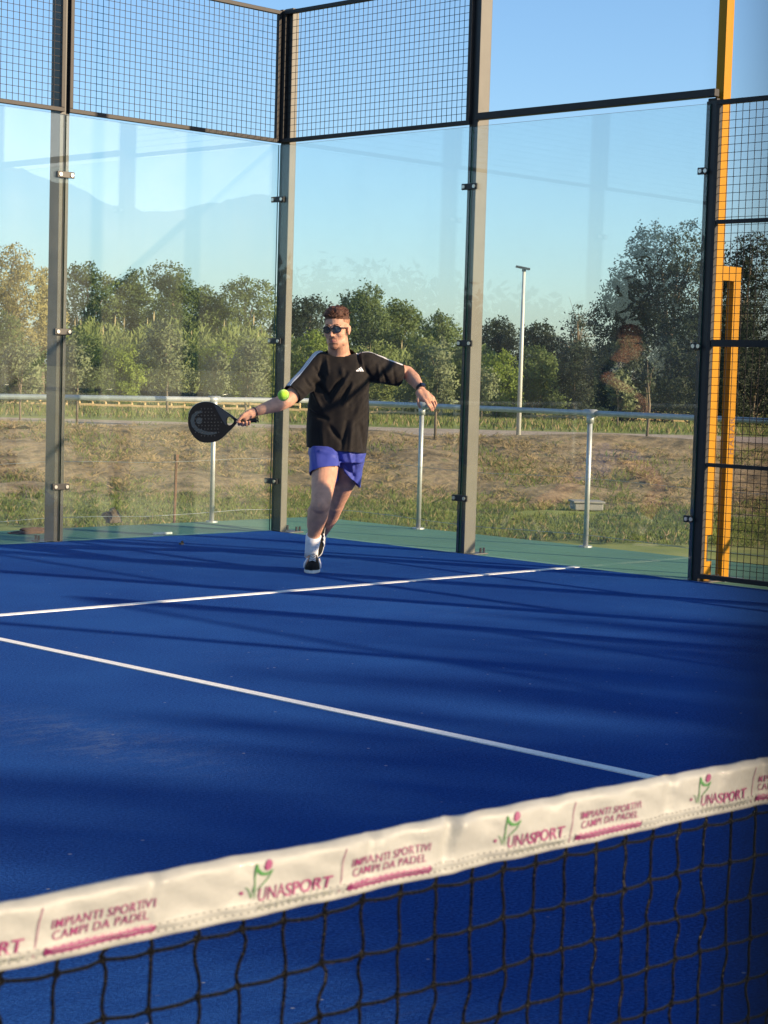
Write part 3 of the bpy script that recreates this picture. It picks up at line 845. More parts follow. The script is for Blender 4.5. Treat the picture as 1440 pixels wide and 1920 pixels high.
# reed bed behind the bushes, one mass
n = 34000
xs = rng.uniform(95, 900, n); u = rng.uniform(100, 112, n); v = (xs - 720) / F_PX * u
hh = (4.3 - 1.3 * smooth(480, 640, xs)) * (1 + 0.06 * np.sin(xs * 0.045) + 0.05 * np.sin(xs * 0.117 + 1)) * rng.uniform(0.72, 1.0, n)
base = uv_world(u, v); base[:, 2] = zt(u, v)
C = base.copy(); C[:, 2] += hh * rng.uniform(0.15, 0.95, n)
A_ = unit(n) * 0.7; A_[:, 2] = np.abs(A_[:, 2]) + 0.35; A_ *= rng.uniform(0.16, 0.36, n)[:, None]
B_ = np.cross(A_, unit(n)); B_ /= np.linalg.norm(B_, axis=1)[:, None]; B_ *= 0.055
mi = np.zeros(n); pl = rng.random(n) < 0.003; C[pl, 2] = base[pl, 2] + hh[pl] * 1.02; A_[pl] = np.array([0, 0, 0.34]); mi[pl] = 1
o = link('reed_bed', quads('reed_bed', C, A_, B_, [LEAF['reed'], LEAF['plume']], mi)); tag(o, 'tall pale reeds with brownish plumes behind the bushes', 'reeds', kind='stuff')
# undergrowth that closes the gaps under the trees
n = 30000
xs = rng.uniform(-700, 2300, n); u = rng.uniform(104, 118, n); v = (xs - 720) / F_PX * u
base = uv_world(u, v); base[:, 2] = zt(u, v); C = base.copy()
hmax = 3.2 + 1.0 * smooth(900, 1150, xs)
C[:, 2] += hmax * rng.random(n) * (0.72 + 0.2 * np.sin(xs * 0.05) + 0.16 * np.sin(xs * 0.021 + 2))
A_ = unit(n) * 0.26; B_ = np.cross(A_, unit(n)) * 0.6
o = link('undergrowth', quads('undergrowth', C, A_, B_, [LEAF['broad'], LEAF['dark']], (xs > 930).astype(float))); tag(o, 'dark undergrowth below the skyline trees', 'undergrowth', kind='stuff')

# young olive trees by the path
OG = 'young olive trees along the path'
def olive(lab, x, u, ytop, wpx, n=2200, crown0=0.34, leaf='olive', stake=False):
    t = tree('olive_tree', lab, 'olive tree', x, u, ytop, wpx, leaf, OG, crown0, n, size=0.05 * u / 46, lob_n=9, trunk_r=0.016, sq=1.1)
    return t
olive('silvery young olive with thin trunk just right of the left post', 147, 47, 632, 80)
olive('silvery young olive on the path edge, above the rusty stake', 318, 58, 600, 115, 3000, 0.3)
olive('silvery young olive behind the hand that holds the racket', 470, 48, 640, 75)
olive('wide silvery olive behind the player\'s left hand', 822, 45, 635, 95, 3000, 0.3)
olive('small round olive right of the lamp post', 1162, 56, 690, 68, 1600, 0.3)
olive('thin sparse young tree on the bank left of the black end post', 1218, 46, 650, 48, 420, 0.4, 'dark')
olive('dim silvery olive at the left edge', 40, 50, 640, 90, 2200, 0.3)
olive('leaning young olive on the far side of the path left of the player', 405, 60, 660, 60, 1300)
olive('small olive beyond the path near the middle side post', 905, 60, 690, 60, 1300)

def blades(name, n, ur, vr, h, wdt, mats, label, dens=None, mi_p=0.0, lean=0.35, tuft=0):
    u = rng.uniform(*ur, n); v = rng.uniform(-1, 1, n) * vr * (u / 40)
    if dens is not None:
        k = dens(u, v) > rng.random(n); u, v = u[k], v[k]
    n = len(u)
    if tuft:
        k = n // tuft; cu, cv = u[:k], v[:k]; j = rng.integers(0, k, n)
        a = rng.uniform(0, 6.283, n); rr_ = np.abs(rng.normal(size=n)) * 0.09 * (0.6 + 0.8 * (j % 7) / 7)
        m = rng.random(n) < 0.72
        u = np.where(m, cu[j] + rr_ * np.cos(a), u); v = np.where(m, cv[j] + rr_ * np.sin(a), v)
        grow = np.where(m, 0.6 + 0.7 * ((j * 7919) % 101) / 101, 0.6)
    else: grow = np.ones(n)
    b = uv_world(u, v); b[:, 2] = zt(u, v) + (0.02 if tuft else 0.0)
    hh = h * rng.uniform(0.4, 1.25, n) * grow
    d = np.stack([rng.normal(size=n) * lean, rng.normal(size=n) * lean, np.ones(n)], 1) * hh[:, None]
    B_ = np.cross(d, unit(n)); B_ /= np.linalg.norm(B_, axis=1)[:, None] + 1e-9; B_ *= wdt * rng.uniform(0.6, 1.4, n)[:, None]
    mi = (rng.random(n) < mi_p).astype(float)
    me = quads(name, b + d * 0.5, d * 0.5, B_, mats, mi)
    o = link(name, me); tag(o, label, name.replace('_', ' '), kind='stuff'); return o
GR = {'g': leaf_mat('grass_blades', (0.075, 0.105, 0.022), (0.20, 0.24, 0.055), 0.8, 0.4, (0.05, -0.3, 0.7)),
      's': leaf_mat('straw_blades', (0.15, 0.11, 0.055), (0.38, 0.285, 0.145), 1.1, 0.3, (0.05, -0.5, 0.6))}
def nz(u, v, s, k): return np.array([noise.noise(Vector((float(a) * s, float(b) * s, k))) for a, b in zip(u, v)])
blades('grass', 104000, (29.0, 38.5), 13, 0.11, 0.008, [GR['g'], GR['s']], 'short green grass below the bank behind the railing', lambda u, v: 1.0 - smooth(36, 38.5, u) * 0.9, 0.10, 0.5, 26)
blades('dry_grass', 117000, (36.0, 47.2), 13, 0.10, 0.008, [GR['s'], GR['g']], 'dry straw-coloured grass covering the bank', lambda u, v: np.clip(0.62 + 1.1 * nz(u, v, 0.5, 2.0), 0.1, 1), 0.12, 1.0, 34)
blades('bank_weeds', 26000, (36.0, 46.5), 13, 0.18, 0.011, [GR['g'], GR['s']], 'patches of green weeds growing in the dry bank', lambda u, v: (nz(u, v, 0.55, 9.0) > 0.18).astype(float), 0.1, 0.6)
blades('meadow_grass', 55000, (53.8, 100), 13, 0.24, 0.018, [GR['g'], GR['s']], 'meadow grass between the path and the bushes', None, 0.25)

# ---------------------------------------------------------------- net
TH = 0.0405
def tape_top(s):
    return 0.890 + 0.00255 * s * s + 0.0019 * noise.noise(Vector((s * 11, 3.3, 0))) + 0.0011 * noise.noise(Vector((s * 38, 7.3, 0)))
def tape_bot(s):
    return 0.890 + 0.00255 * s * s - TH + 0.0009 * noise.noise(Vector((s * 16, 9.1, 0)))
CREASE = [(-4.178, 0.007, 0.004), (-4.05, 0.006, 0.003), (-3.98, 0.012, 0.002), (-3.853, 0.006, 0.003), (-3.815, 0.01, 0.002), (-3.772, 0.006, 0.0055), (-3.757, 0.012, -0.003), (-3.66, 0.01, 0.002), (-3.50, 0.006, 0.0035), (-3.43, 0.01, 0.003), (-3.36, 0.007, 0.004)]
def tape_y(s, h):
    y = 0.006 * (1 - max(0.0, (h - 0.84) / 0.16) ** 2.2)
    y += 0.0036 * noise.noise(Vector((s * 13, h * 0.7, 1.0))) + 0.0018 * noise.noise(Vector((s * 34 + h * 3, h * 1.2, 4.0)))
    for c, wd, a in CREASE:
        k = (s - c - 0.012 * (h - 0.8)) / wd
        if abs(k) < 3: y += -a * math.exp(-k * k) * (0.25 + 0.75 * h) + a * 0.6 * math.exp(-(k - 1.6) ** 2) * h
    y += 0.0012 * math.exp(-((h - 0.20) / 0.05) ** 2)
    return -y
def tape_pt(s, h, off=0.0):
    z = tape_bot(s) + (tape_top(s) - tape_bot(s)) * h
    return (s, tape_y(s, h) - off, z)
net = empty('padel_net', (0, 0, 0), 'black court net under a white printed tape, crossing the foreground', 'net')
ss = np.concatenate([np.arange(-4.97, -4.36, 0.05), np.arange(-4.36, -3.0, 0.0035), np.arange(-3.0, 4.98, 0.05)])
hs = [0, 0.05, 0.12, 0.17, 0.2, 0.25, 0.35, 0.45, 0.55, 0.65, 0.75, 0.84, 0.90, 0.95, 0.985, 1.0]
b = MB(); rows = []
for s in ss:
    s = float(s)
    r = [tape_pt(s, h) for h in hs]
    zb, zt_ = tape_bot(s), tape_top(s)
    r += [(s, 0.003, zt_ - 0.0005), (s, 0.006, zt_ - 0.004), (s, 0.006, (zt_ + zb) / 2), (s, 0.004, zb)]
    rows.append(r)
b.loft(rows)
tape = b.build('net_tape', M['tape'], net, smooth=True)
# printed words and emblem
LOGOS = [-4.2300, -3.9775, -3.7255, -3.4725]
def put(b, pts, fs, s0, off=0.0007):
    b.add([tape_pt(s0 + x, h, off) for x, h in pts], fs)
def word(b, body, s0, x0, x1, h0, h1, off=0.0007, **k):
    q, fs = text_data(body, **k)
    put(b, [(x0 + (x1 - x0) * u, h0 + (h1 - h0) * v) for u, v in q], fs, s0, off)
def stroke(b, s0, pts, wd):
    """ribbon of varying width through (x, h) points"""
    hh = TH
    L_, R_ = [], []
    P_ = [np.array((x, h * hh)) for x, h in pts]
    for i, p in enumerate(P_):
        d = P_[min(i + 1, len(P_) - 1)] - P_[max(0, i - 1)]; d = d / (np.linalg.norm(d) + 1e-9)
        n = np.array((-d[1], d[0])) * wd[i] * 0.5
        L_.append(p + n); R_.append(p - n)
    vs = [(p[0], p[1] / hh) for p in L_ + R_]; n = len(P_)
    put(b, vs, [(i, i + 1, n + i + 1, n + i) for i in range(n - 1)], s0)
def oval(b, s0, c, rx, rh, tilt=0.0, off=0.0007):
    vs = [(c[0] + rx * math.cos(a) + tilt * rx * math.sin(a), c[1] + rh * math.sin(a)) for a in np.linspace(0, 2 * math.pi, 20, endpoint=False)]
    put(b, vs, [tuple(range(20))], s0, off)
for s0 in LOGOS:
    pm, pg, pe, pw = MB(), MB(), MB(), MB()
    stroke(pg, s0, [(0.0130, 0.30), (0.0128, 0.48), (0.0134, 0.66), (0.0150, 0.865)], [0.0004, 0.0008, 0.0011, 0.0016])
    stroke(pg, s0, [(0.0150, 0.87), (0.0158, 0.77), (0.0190, 0.70), (0.0240, 0.675), (0.0300, 0.735)], [0.0013, 0.0024, 0.0024, 0.0019, 0.0006])
    stroke(pg, s0, [(0.0295, 0.72), (0.0250, 0.60), (0.0180, 0.50), (0.0150, 0.44)], [0.0006, 0.0009, 0.0007, 0.0004])
    stroke(pg, s0, [(0.0050, 0.52), (0.0075, 0.48), (0.0100, 0.33)], [0.0004, 0.0007, 0.0005])
    stroke(pg, s0, [(0.0100, 0.33), (0.0115, 0.48), (0.0132, 0.56)], [0.0005, 0.0007, 0.0004])
    oval(pm, s0, (0.0256, 0.825), 0.0036, 0.085, 0.25)
    oval(pm, s0, (0.0022, 0.43), 0.0015, 0.032)
    word(pm, 'UNA', s0, 0.0160, 0.0405, 0.255, 0.475, shear=0.18)
    word(pm, 'SPORT', s0, 0.0405, 0.0845, 0.24, 0.455, shear=0.18, bold=0.022)
    word(pe, 'COSTRUZIONI', s0, 0.0160, 0.0835, 0.118, 0.198, 0.0013, space=1.5)
    stroke(pm, s0, [(0.0905, 0.10), (0.0925, 0.40), (0.0945, 0.66), (0.0972, 0.86)], [0.0007] * 4)
    word(pm, 'IMPIANTI SPORTIVI', s0, 0.1035, 0.1835, 0.50, 0.645, shear=0.15, bold=0.004, space=1.1)
    word(pm, 'CAMPI DA PADEL', s0, 0.1042, 0.1780, 0.325, 0.465, shear=0.15, bold=0.004, space=1.1)
    hr_ = [0.114, 0.14, 0.165, 0.19, 0.215, 0.25]
    grid = [(float(x) + 0.0005 * k, hh_) for k, hh_ in enumerate(hr_) for x in np.linspace(0.0985, 0.1795, 24)]
    put(pm, grid, [(24 * k + i, 24 * k + i + 1, 24 * (k + 1) + i + 1, 24 * (k + 1) + i) for k in range(5) for i in range(23)], s0, 0.0009)
    oval(pm, s0, (0.0995, 0.182), 0.0022, 0.068, 0.0, 0.0008); oval(pm, s0, (0.1808, 0.182), 0.0022, 0.068, 0.0, 0.0008)
    word(pw, 'WWW.UNASPORTCOSTRUZIONI.COM', s0, 0.1020, 0.1785, 0.166, 0.199, 0.0016, bold=0.0)
    pm.build('magenta_lettering', M['magenta'], tape, fix=False)
    pg.build('green_emblem', M['printgreen'], tape, fix=False)
    pe.build('grey_lettering', M['printgrey'], tape, fix=False)
    pw.build('pale_lettering', M['thread'], tape, fix=False)
b = MB()
for hh in (0.105, 0.235):
    s = -4.36
    while s < -3.0:
        p, q_ = Vector(tape_pt(s, hh, 0.0006)), Vector(tape_pt(s + 0.0042, hh, 0.0006))
        b.obox((p + q_) / 2, (q_ - p) / 2, (0, 0.0004, 0), (0, 0, 0.0004)); s += 0.0062
b.build('stitching', M['thread'], tape, fix=False)
# netting
CELL = 0.0378
def cord_x(i, k): # knot of vertical cord i on row k
    return -4.95 + i * CELL + 0.0045 * noise.noise(Vector((i * 0.9, k * 0.75, 2.0))) + 0.003 * noise.noise(Vector((i * 3.3, k * 2.1, 6.0)))
def knot(i, k):
    x = cord_x(i, k)
    z = tape_bot(x) - 0.010 - k * 0.0375 + 0.003 * noise.noise(Vector((i * 0.7, k * 0.6, 8.0)))
    return Vector((x, 0.0015 + 0.004 * noise.noise(Vector((i * 0.8, k * 0.8, 3.0))), z))
NI, NK = 262, 22
b = MB()
for i in range(NI):
    fine = 14 <= i <= 52
    pts = [Vector((cord_x(i, 0), 0, tape_bot(cord_x(i, 0)) + 0.004))]
    for k in range(NK):
        if fine and k < 13:
            p0, p1 = pts[-1], knot(i, k)
            sw = 0.0075 * noise.noise(Vector((i * 1.37, k * 1.13, 11.0))) + 0.003 * noise.noise(Vector((i * 0.31, k * 2.7, 5.0)))
            for f in (0.2, 0.4, 0.6, 0.8):
                q_ = p0.lerp(p1, f); q_.x += sw * math.sin(f * 2 * math.pi) + 0.4 * sw * math.sin(f * math.pi); pts.append(q_)
        pts.append(knot(i, k))
    b.tube(pts, 0.00132 if fine else 0.0014, 7 if fine else 4)
for k in range(NK):
    pts = []
    for i in range(NI):
        p = knot(i, k)
        if 14 <= i <= 52 and k < 13 and pts:
            for f in (0.33, 0.67):
                q_ = pts[-1].lerp(p, f) if f < 0.5 else pts[-1].lerp(p, 0.5)
                q_ = Vector(q_); q_.z -= 0.0012; pts.append(q_)
        pts.append(p)
    b.tube(pts, 0.00132, 6)
for i in range(14, 53):
    for k in range(13):
        p = knot(i, k); b.ellipsoid(p, ((0.0027, 0, 0.001), (0, 0.0025, 0), (-0.001, 0, 0.0030)), 8, 6)
b.build('netting', M['cord'], net, smooth=True, fix=False)
t = empty('net_post', (5.02, 0, 0), 'black net post on the far side, beyond the right edge', 'net post', 'net posts')
MB().box(-0.03, 0.03, -0.04, 0.04, 0.0, 0.97).build('upright', M['steel'], t, bevel=0.005)
MB().box(-0.08, 0.08, -0.10, 0.10, 0.0, 0.008).build('base_plate', M['steel'], t)
dup(t, (-5.02, 0, 0), 0, 'black net post on the near side, below the left edge')
# ---------------------------------------------------------------- player
M['skin'] = mat('skin', (0.56, 0.30, 0.20), 0.6, sss=0.05, var=0.13, vscale=26, spec=0.3, bump=0.25, bscale=190)
M['lips'] = mat('lips', (0.36, 0.135, 0.11), 0.5)
M['stubble'] = mat('stubble', (0.27, 0.125, 0.075), 0.8, var=0.2, vscale=120)
M['hair'] = mat('auburn_hair', (0.095, 0.036, 0.017), 0.6, var=0.45, vscale=60, bump=0.9, bscale=140)
M['fade'] = mat('cropped_hair', (0.33, 0.165, 0.095), 0.75, var=0.25, vscale=150)
M['shirt'] = mat('black_jersey', (0.0125, 0.0098, 0.0088), 0.8, sheen=0.04, spec=0.25, bump=0.12, bscale=300)
M['white_cloth'] = mat('white_cloth', (0.78, 0.77, 0.78), 0.8)
M['shorts'] = mat('violet_blue_shorts', (0.042, 0.060, 0.33), 0.6, sheen=0.1, spec=0.35)
M['sock'] = mat('white_sock', (0.80, 0.79, 0.80), 0.9, bump=0.4, bscale=220)
M['suede'] = mat('black_suede', (0.009, 0.0085, 0.0085), 0.9, spec=0.2, bump=0.3, bscale=200)
M['sole'] = mat('pale_rubber_sole', (0.62, 0.63, 0.60), 0.6)
M['frame'] = mat('sunglasses_frame', (0.018, 0.010, 0.010), 0.25)
M['lens'] = mat('dark_lens', (0.014, 0.022, 0.045), 0.08, spec=0.6)
M['strap'] = mat('black_strap', (0.012, 0.012, 0.013), 0.5)
M['bracelet'] = mat('dark_red_bracelet', (0.07, 0.012, 0.016), 0.6)
M['carbon'] = mat('matt_black_carbon', (0.006, 0.006, 0.007), 0.5, spec=0.2)
M['carbon_side'] = mat('satin_black_rim', (0.008, 0.008, 0.010), 0.3)
M['emblem'] = mat('slate_emblem', (0.026, 0.038, 0.050), 0.5, spec=0.3)
M['panel'] = mat('slate_panel', (0.016, 0.021, 0.032), 0.45, spec=0.3)
M['grip'] = mat('black_grip', (0.010, 0.010, 0.010), 0.7, bump=0.5, bscale=120)
M['hole'] = mat('hole_glint', (0.10, 0.11, 0.115), 0.4)
M['ball'] = mat('tennis_felt', (0.42, 0.80, 0.03), 0.9, sheen=0.4, bump=0.8, bscale=400)
M['seam'] = mat('ball_seam', (0.62, 0.85, 0.35), 0.8)

D = 11.66
ROOT = on_z(583, 1066, 0.0)
def px(x, y, dd=0.0): return at(x, y, D + dd)
def proj(p):
    q = CR.transposed() @ (Vector(p) - CAM_LOC)
    return 720 + F_PX * q.x / -q.z, 960 - F_PX * q.y / -q.z, -q.z
FW = -HX                                   # towards the camera
def m2(pxl, dd=0.0): return pxl * (D + dd) / F_PX
def ring(cx, cy, hw, th, dd, n=28, tilt=0.0, yaw=0.0, pw_=2.3):
    """elliptic ring; hw in photo pixels, th in metres; tilt raises the right side (pixels per pixel)"""
    c = px(cx, cy, dd); w_ = m2(hw, dd); out = []
    rr = HR * math.cos(yaw) + FW * math.sin(yaw); ff = FW * math.cos(yaw) - HR * math.sin(yaw)
    for j in range(n):
        a = 2 * math.pi * j / n; ca, sa = math.cos(a), math.sin(a)
        k = (abs(ca) ** pw_ + abs(sa) ** pw_) ** (-1 / pw_)
        out.append(c + (rr + UP * tilt) * (w_ * ca * k) + ff * (th * sa * k))
    return out
def finish(name, me, mats, parent=None, root=ROOT):
    co = np.empty(len(me.vertices) * 3); me.vertices.foreach_get('co', co)
    co = co.reshape(-1, 3) - np.array(root); me.vertices.foreach_set('co', co.reshape(-1)); me.update()
    return link(name, me, parent, mats)
def part(b, name, mats, parent, smooth=True, root=ROOT, fix=True, bevel=0.0):
    b.v = [tuple(Vector(p) - root) for p in b.v]
    return b.build(name, mats, parent, smooth=smooth, fix=fix, bevel=bevel)

# --- head frame
HC = px(631, 619, 0.24)
yaw = R(17)
hF = (FW * math.cos(yaw) - HR * math.sin(yaw)).normalized(); hR = Vector((0, 0, 1)).cross(hF) * -1
hR = hF.cross(UP) * -1
hR = HR * math.cos(yaw) + FW * math.sin(yaw)
pit = R(4)
hU = (UP * math.cos(pit) + hF * math.sin(pit)).normalized(); hF = (hF * math.cos(pit) - UP * math.sin(pit)).normalized()
rl = R(2.5)
hR, hU = hR * math.cos(rl) + hU * math.sin(rl), hU * math.cos(rl) - hR * math.sin(rl)
def hp(x, y, z): return HC + hR * x + hF * y + hU * z
def he(b, c, r, n=16): b.ellipsoid(hp(*c), (hR * r[0], hF * r[1], hU * r[2]), n, 10)

B = MB()
he(B, (0, -0.018, 0.045), (0.0755, 0.097, 0.084), 24)
he(B, (0, 0.022, -0.015), (0.064, 0.072, 0.088), 24)
he(B, (0, 0.028, -0.070), (0.055, 0.054, 0.048), 20)
he(B, (0, 0.064, -0.102), (0.028, 0.022, 0.021))
for s in (-1, 1):
    he(B, (s * 0.036, 0.058, -0.022), (0.027, 0.028, 0.026))
    he(B, (s * 0.046, 0.010, -0.068), (0.017, 0.040, 0.030))
    he(B, (s * 0.077, -0.014, -0.004), (0.008, 0.019, 0.032))
    he(B, (s * 0.082, -0.022, 0.006), (0.007, 0.014, 0.022))
    he(B, (s * 0.012, 0.098, -0.031), (0.0085, 0.010, 0.0075))
    he(B, (s * 0.030, 0.079, 0.028), (0.026, 0.013, 0.010))
B.limb([hp(0, 0.088, 0.018), hp(0, 0.101, -0.010), hp(0, 0.110, -0.028)], [0.0085, 0.010, 0.0115], 10)
B.limb([hp(-0.021, 0.082, -0.060), hp(0, 0.0885, -0.0585), hp(0.021, 0.080, -0.060)], [0.004, 0.006, 0.004], 8)
B.limb([hp(-0.018, 0.080, -0.070), hp(0, 0.0865, -0.0705), hp(0.018, 0.078, -0.070)], [0.0045, 0.0065, 0.0045], 8)
# neck and trunk
B.limb([hp(0, -0.022, -0.05), px(635, 660, 0.34), px(637, 680, 0.36)], [0.062, 0.070, 0.084], 20)
B.loft([ring(640, 676, 48, 0.085, 0.36), ring(639, 700, 54, 0.115, 0.36), ring(636, 745, 50, 0.12, 0.38), ring(634, 790, 47, 0.11, 0.40), ring(633, 830, 49, 0.12, 0.40), ring(633, 862, 44, 0.09, 0.42)])
# arms
B.limb([px(594, 690, 0.34), px(568, 722, 0.26), px(538, 751, 0.16), px(518, 759, 0.11), px(480, 771.5, 0.0)], [0.066, 0.054, 0.047, 0.047, 0.0285], 18)
B.limb([px(700, 690, 0.36), px(735, 694, 0.43), px(764, 699, 0.49), px(775, 710, 0.42), px(788, 728, 0.30)], [0.066, 0.052, 0.044, 0.044, 0.028], 18)
# right hand round the grip (grip axis runs from 445,788 to 480,787)
hd = -0.02
B.limb([px(478, 772, 0.0), px(470, 777, -0.01), px(461, 782, -0.015)], [0.029, 0.034, 0.030], 12)
B.limb([px(468, 772, -0.03), px(457, 778, -0.045), px(449, 786, -0.05), px(444, 791, -0.045)], [0.014, 0.0125, 0.0105, 0.0085], 10)      # thumb along the top
for i, (x, e) in enumerate([(448.5, 1.0), (455.0, 2.5), (461.5, 2.0), (467.5, 0.5)]):
    r_ = 0.0098 if i < 3 else 0.0085
    B.limb([px(x + 4, 780, 0.02), px(x + 1, 786, 0.035), px(x, 793 + e, 0.02), px(x - 0.5, 795 + e, -0.012), px(x + 0.5, 790 + e, -0.040)], [r_ * 1.1, r_ * 1.05, r_, r_, r_ * 0.85], 10)
# left hand hanging from the wrist
B.limb([px(788, 729, 0.30), px(793, 738, 0.27), px(801, 747, 0.24)], [0.028, 0.031, 0.028], 14)
B.limb([px(786, 737, 0.26), px(795, 748, 0.235)], [0.026, 0.022], 12)
B.limb([px(799, 738, 0.29), px(810, 748, 0.26)], [0.022, 0.021], 12)
for (a, b_, c_, d_), r_ in [(((796, 749, 0.225), (801, 757, 0.20), (806, 764, 0.205), (808.5, 769.5, 0.225)), 0.0092),
                            (((802, 750, 0.235), (807, 757, 0.21), (811, 764, 0.215), (811.5, 770, 0.235)), 0.0094),
                            (((808, 750, 0.25), (812.5, 755.5, 0.235), (815, 761.5, 0.245), (814, 767, 0.262)), 0.0090),
                            (((813, 748, 0.27), (816.5, 752.5, 0.26), (818, 757.5, 0.27), (817, 762, 0.285)), 0.0078)]:
    B.limb([px(*a), px(*b_), px(*c_), px(*d_)], [r_ * 1.15, r_, r_ * 0.95, r_ * 0.8], 10)
B.limb([px(786, 741, 0.25), px(783.5, 750, 0.235), px(785, 758, 0.235), px(787.5, 764, 0.245)], [0.0145, 0.0115, 0.0105, 0.0085], 10)
# front (right) leg
B.limb([px(612, 850, 0.40), px(608, 890, 0.21), px(602, 940, 0.00)], [0.088, 0.082, 0.062], 22)
B.limb([px(602, 940, 0.00), px(596, 968, 0.06), px(589, 1000, 0.13), px(583.5, 1040, 0.19)], [0.062, 0.062, 0.042, 0.033], 22)
he_ = px(600, 946, -0.02); B.ball(he_, 0.055)
B.limb([px(593, 960, 0.10), px(590, 985, 0.15)], [0.056, 0.05], 18)
B.limb([px(583.5, 1044, 0.20), px(582, 1064, 0.06)], [0.034, 0.026], 12)
# rear (left) leg
B.limb([px(653, 858, 0.49), px(645, 898, 0.64), px(629, 944, 0.82)], [0.084, 0.083, 0.060], 22)
B.limb([px(629, 944, 0.82), px(619, 966, 0.98), px(602, 1001, 1.24)], [0.062, 0.062, 0.038], 20)
B.limb([px(601, 1004, 1.25), px(597, 1026, 1.20), px(593, 1039, 1.12)], [0.036, 0.033, 0.024], 12)
me = remesh(B, 0.0042, 5)
n = len(me.polygons); cen = np.empty(n * 3); me.polygons.foreach_get('center', cen); cen = cen.reshape(-1, 3)
L_ = cen - np.array(HC); lx, ly, lz = L_ @ np.array(hR), L_ @ np.array(hF), L_ @ np.array(hU)
mi = np.zeros(n, dtype=np.int32)
near = (np.abs(lx) < 0.1) & (np.abs(lz) < 0.16) & (np.abs(ly) < 0.2)
mi[near & (((np.abs(lz + 0.049 + 0.25 * np.abs(lx)) < 0.006) & (np.abs(lx) < 0.026) & (ly > 0.06)) | ((lz < -0.079) & (lz > -0.122) & (np.abs(lx) < 0.030 + 0.1 * (lz + 0.08)) & (ly > 0.045)))] = 2
mi[near & (np.abs(lz + 0.0655) < 0.0085 - 0.25 * np.abs(lx) * 0.8) & (np.abs(lx) < 0.024) & (ly > 0.07)] = 1
me.polygons.foreach_set('material_index', mi)
person = finish('person', me, [M['skin'], M['lips'], M['stubble']])
person.location = ROOT
tag(person, 'man in black t-shirt and violet shorts lunging to hit a padel ball', 'person')

# --- hair
b = MB()
he(b, (0, -0.022, 0.062), (0.079, 0.098, 0.076), 24)
hr = np.random.default_rng(3)
for i in range(150):
    a = hr.uniform(0, 6.28); f = hr.uniform(0, 1) ** 0.6
    x = 0.068 * f * math.cos(a); y = -0.012 + 0.085 * f * math.sin(a)
    z = 0.060 + 0.070 * math.sqrt(max(0.0, 1 - f * f * 0.82)) + 0.008
    b.ball(hp(x, y, z + hr.uniform(-0.004, 0.008)), hr.uniform(0.010, 0.017), n=8)
for i in range(16):
    x = -0.058 + 0.116 * i / 15
    b.ball(hp(x, 0.074 - 9 * x * x, 0.098 + hr.uniform(-0.010, 0.008)), hr.uniform(0.008, 0.014), n=8)
strands = MB()
for i in range(420):
    a = hr.uniform(0, 6.28); f = hr.uniform(0, 1) ** 0.5
    o_ = hp(0.070 * f * math.cos(a), -0.012 + 0.088 * f * math.sin(a), 0.064 + 0.072 * math.sqrt(max(0.0, 1 - f * f * 0.85)))
    dv = (hR * math.cos(a) * f + hF * math.sin(a) * f + hU * (1.1 - f) + Vector(hr.normal(size=3)) * 0.5).normalized()
    sd2 = Vector(hr.normal(size=3)).normalized()
    strands.tube([o_, o_ + dv * 0.010 + sd2 * 0.002, o_ + dv * 0.017 + sd2 * 0.006, o_ + dv * 0.021 + sd2 * 0.013], [0.0022, 0.002, 0.0016, 0.0008], 4)
hm = remesh(b, 0.0045, 1)
bm = bmesh.new(); bm.from_mesh(hm)
kill = []
for f in bm.faces:
    c = f.calc_center_median() - HC; x, y, z = c.dot(hR), c.dot(hF), c.dot(hU)
    lim = 0.070 + 0.25 * max(0, y - 0.05) if y > 0.035 else (0.012 if y > -0.02 else -0.035)
    if z < lim: kill.append(f)
    else: f.material_index = 1 if z < 0.066 and y < 0.07 else 0
bmesh.ops.delete(bm, geom=kill, context='FACES')
bm.to_mesh(hm); bm.free()
hair_o = finish('hair', hm, [M['hair'], M['fade']], person)
part(strands, 'hair_strands', [M['hair']], hair_o)
b = MB()
for s in (-1, 1):
    b.limb([hp(s * 0.014, 0.092, 0.034), hp(s * 0.032, 0.086, 0.0385), hp(s * 0.052, 0.066, 0.031)], [0.0035, 0.004, 0.002], 6)
part(b, 'eyebrows', [M['hair']], person)

# --- sunglasses
b = MB(); ln = MB()
for s in (-1, 1):
    cx = s * 0.0325; pts = []
    for a in np.linspace(0, 2 * math.pi, 25):
        x = 0.0265 * math.cos(a) * (1 + 0.06 * math.sin(a)); z = 0.0205 * math.sin(a) + (0.0015 if math.sin(a) > 0 else 0)
        pts.append(hp(cx + x, 0.107 - 7.5 * (cx + x) ** 2, 0.0055 + z))
    b.tube(pts, 0.0024, 6)
    top_ = [hp(cx + 0.0265 * math.cos(a), 0.108 - 7.5 * (cx + 0.0265 * math.cos(a)) ** 2, 0.0075 + 0.0205 * math.sin(a)) for a in np.linspace(0.25, math.pi - 0.25, 12)]
    b.tube(top_, 0.0034, 6)
    c = hp(cx, 0.1085 - 7.5 * cx * cx, 0.0055); k = len(ln.v); n = 24
    ln.add([c] + pts[:24], [(0, 1 + i, 1 + (i + 1) % n) for i in range(n)])
    e = s * 0.056
    b.tube([hp(e, 0.084, 0.017), hp(s * 0.070, 0.060, 0.016), hp(s * 0.0785, 0.0, 0.012), hp(s * 0.079, -0.02, 0.006)], [0.0042, 0.0034, 0.003, 0.0025], 6)
b.tube([hp(-0.009, 0.1075, 0.012), hp(0, 0.111, 0.0145), hp(0.009, 0.1075, 0.012)], 0.0026, 6)
sg = part(b, 'sunglasses', [M['frame']], person)
part(ln, 'lens', [M['lens']], sg, smooth=False)

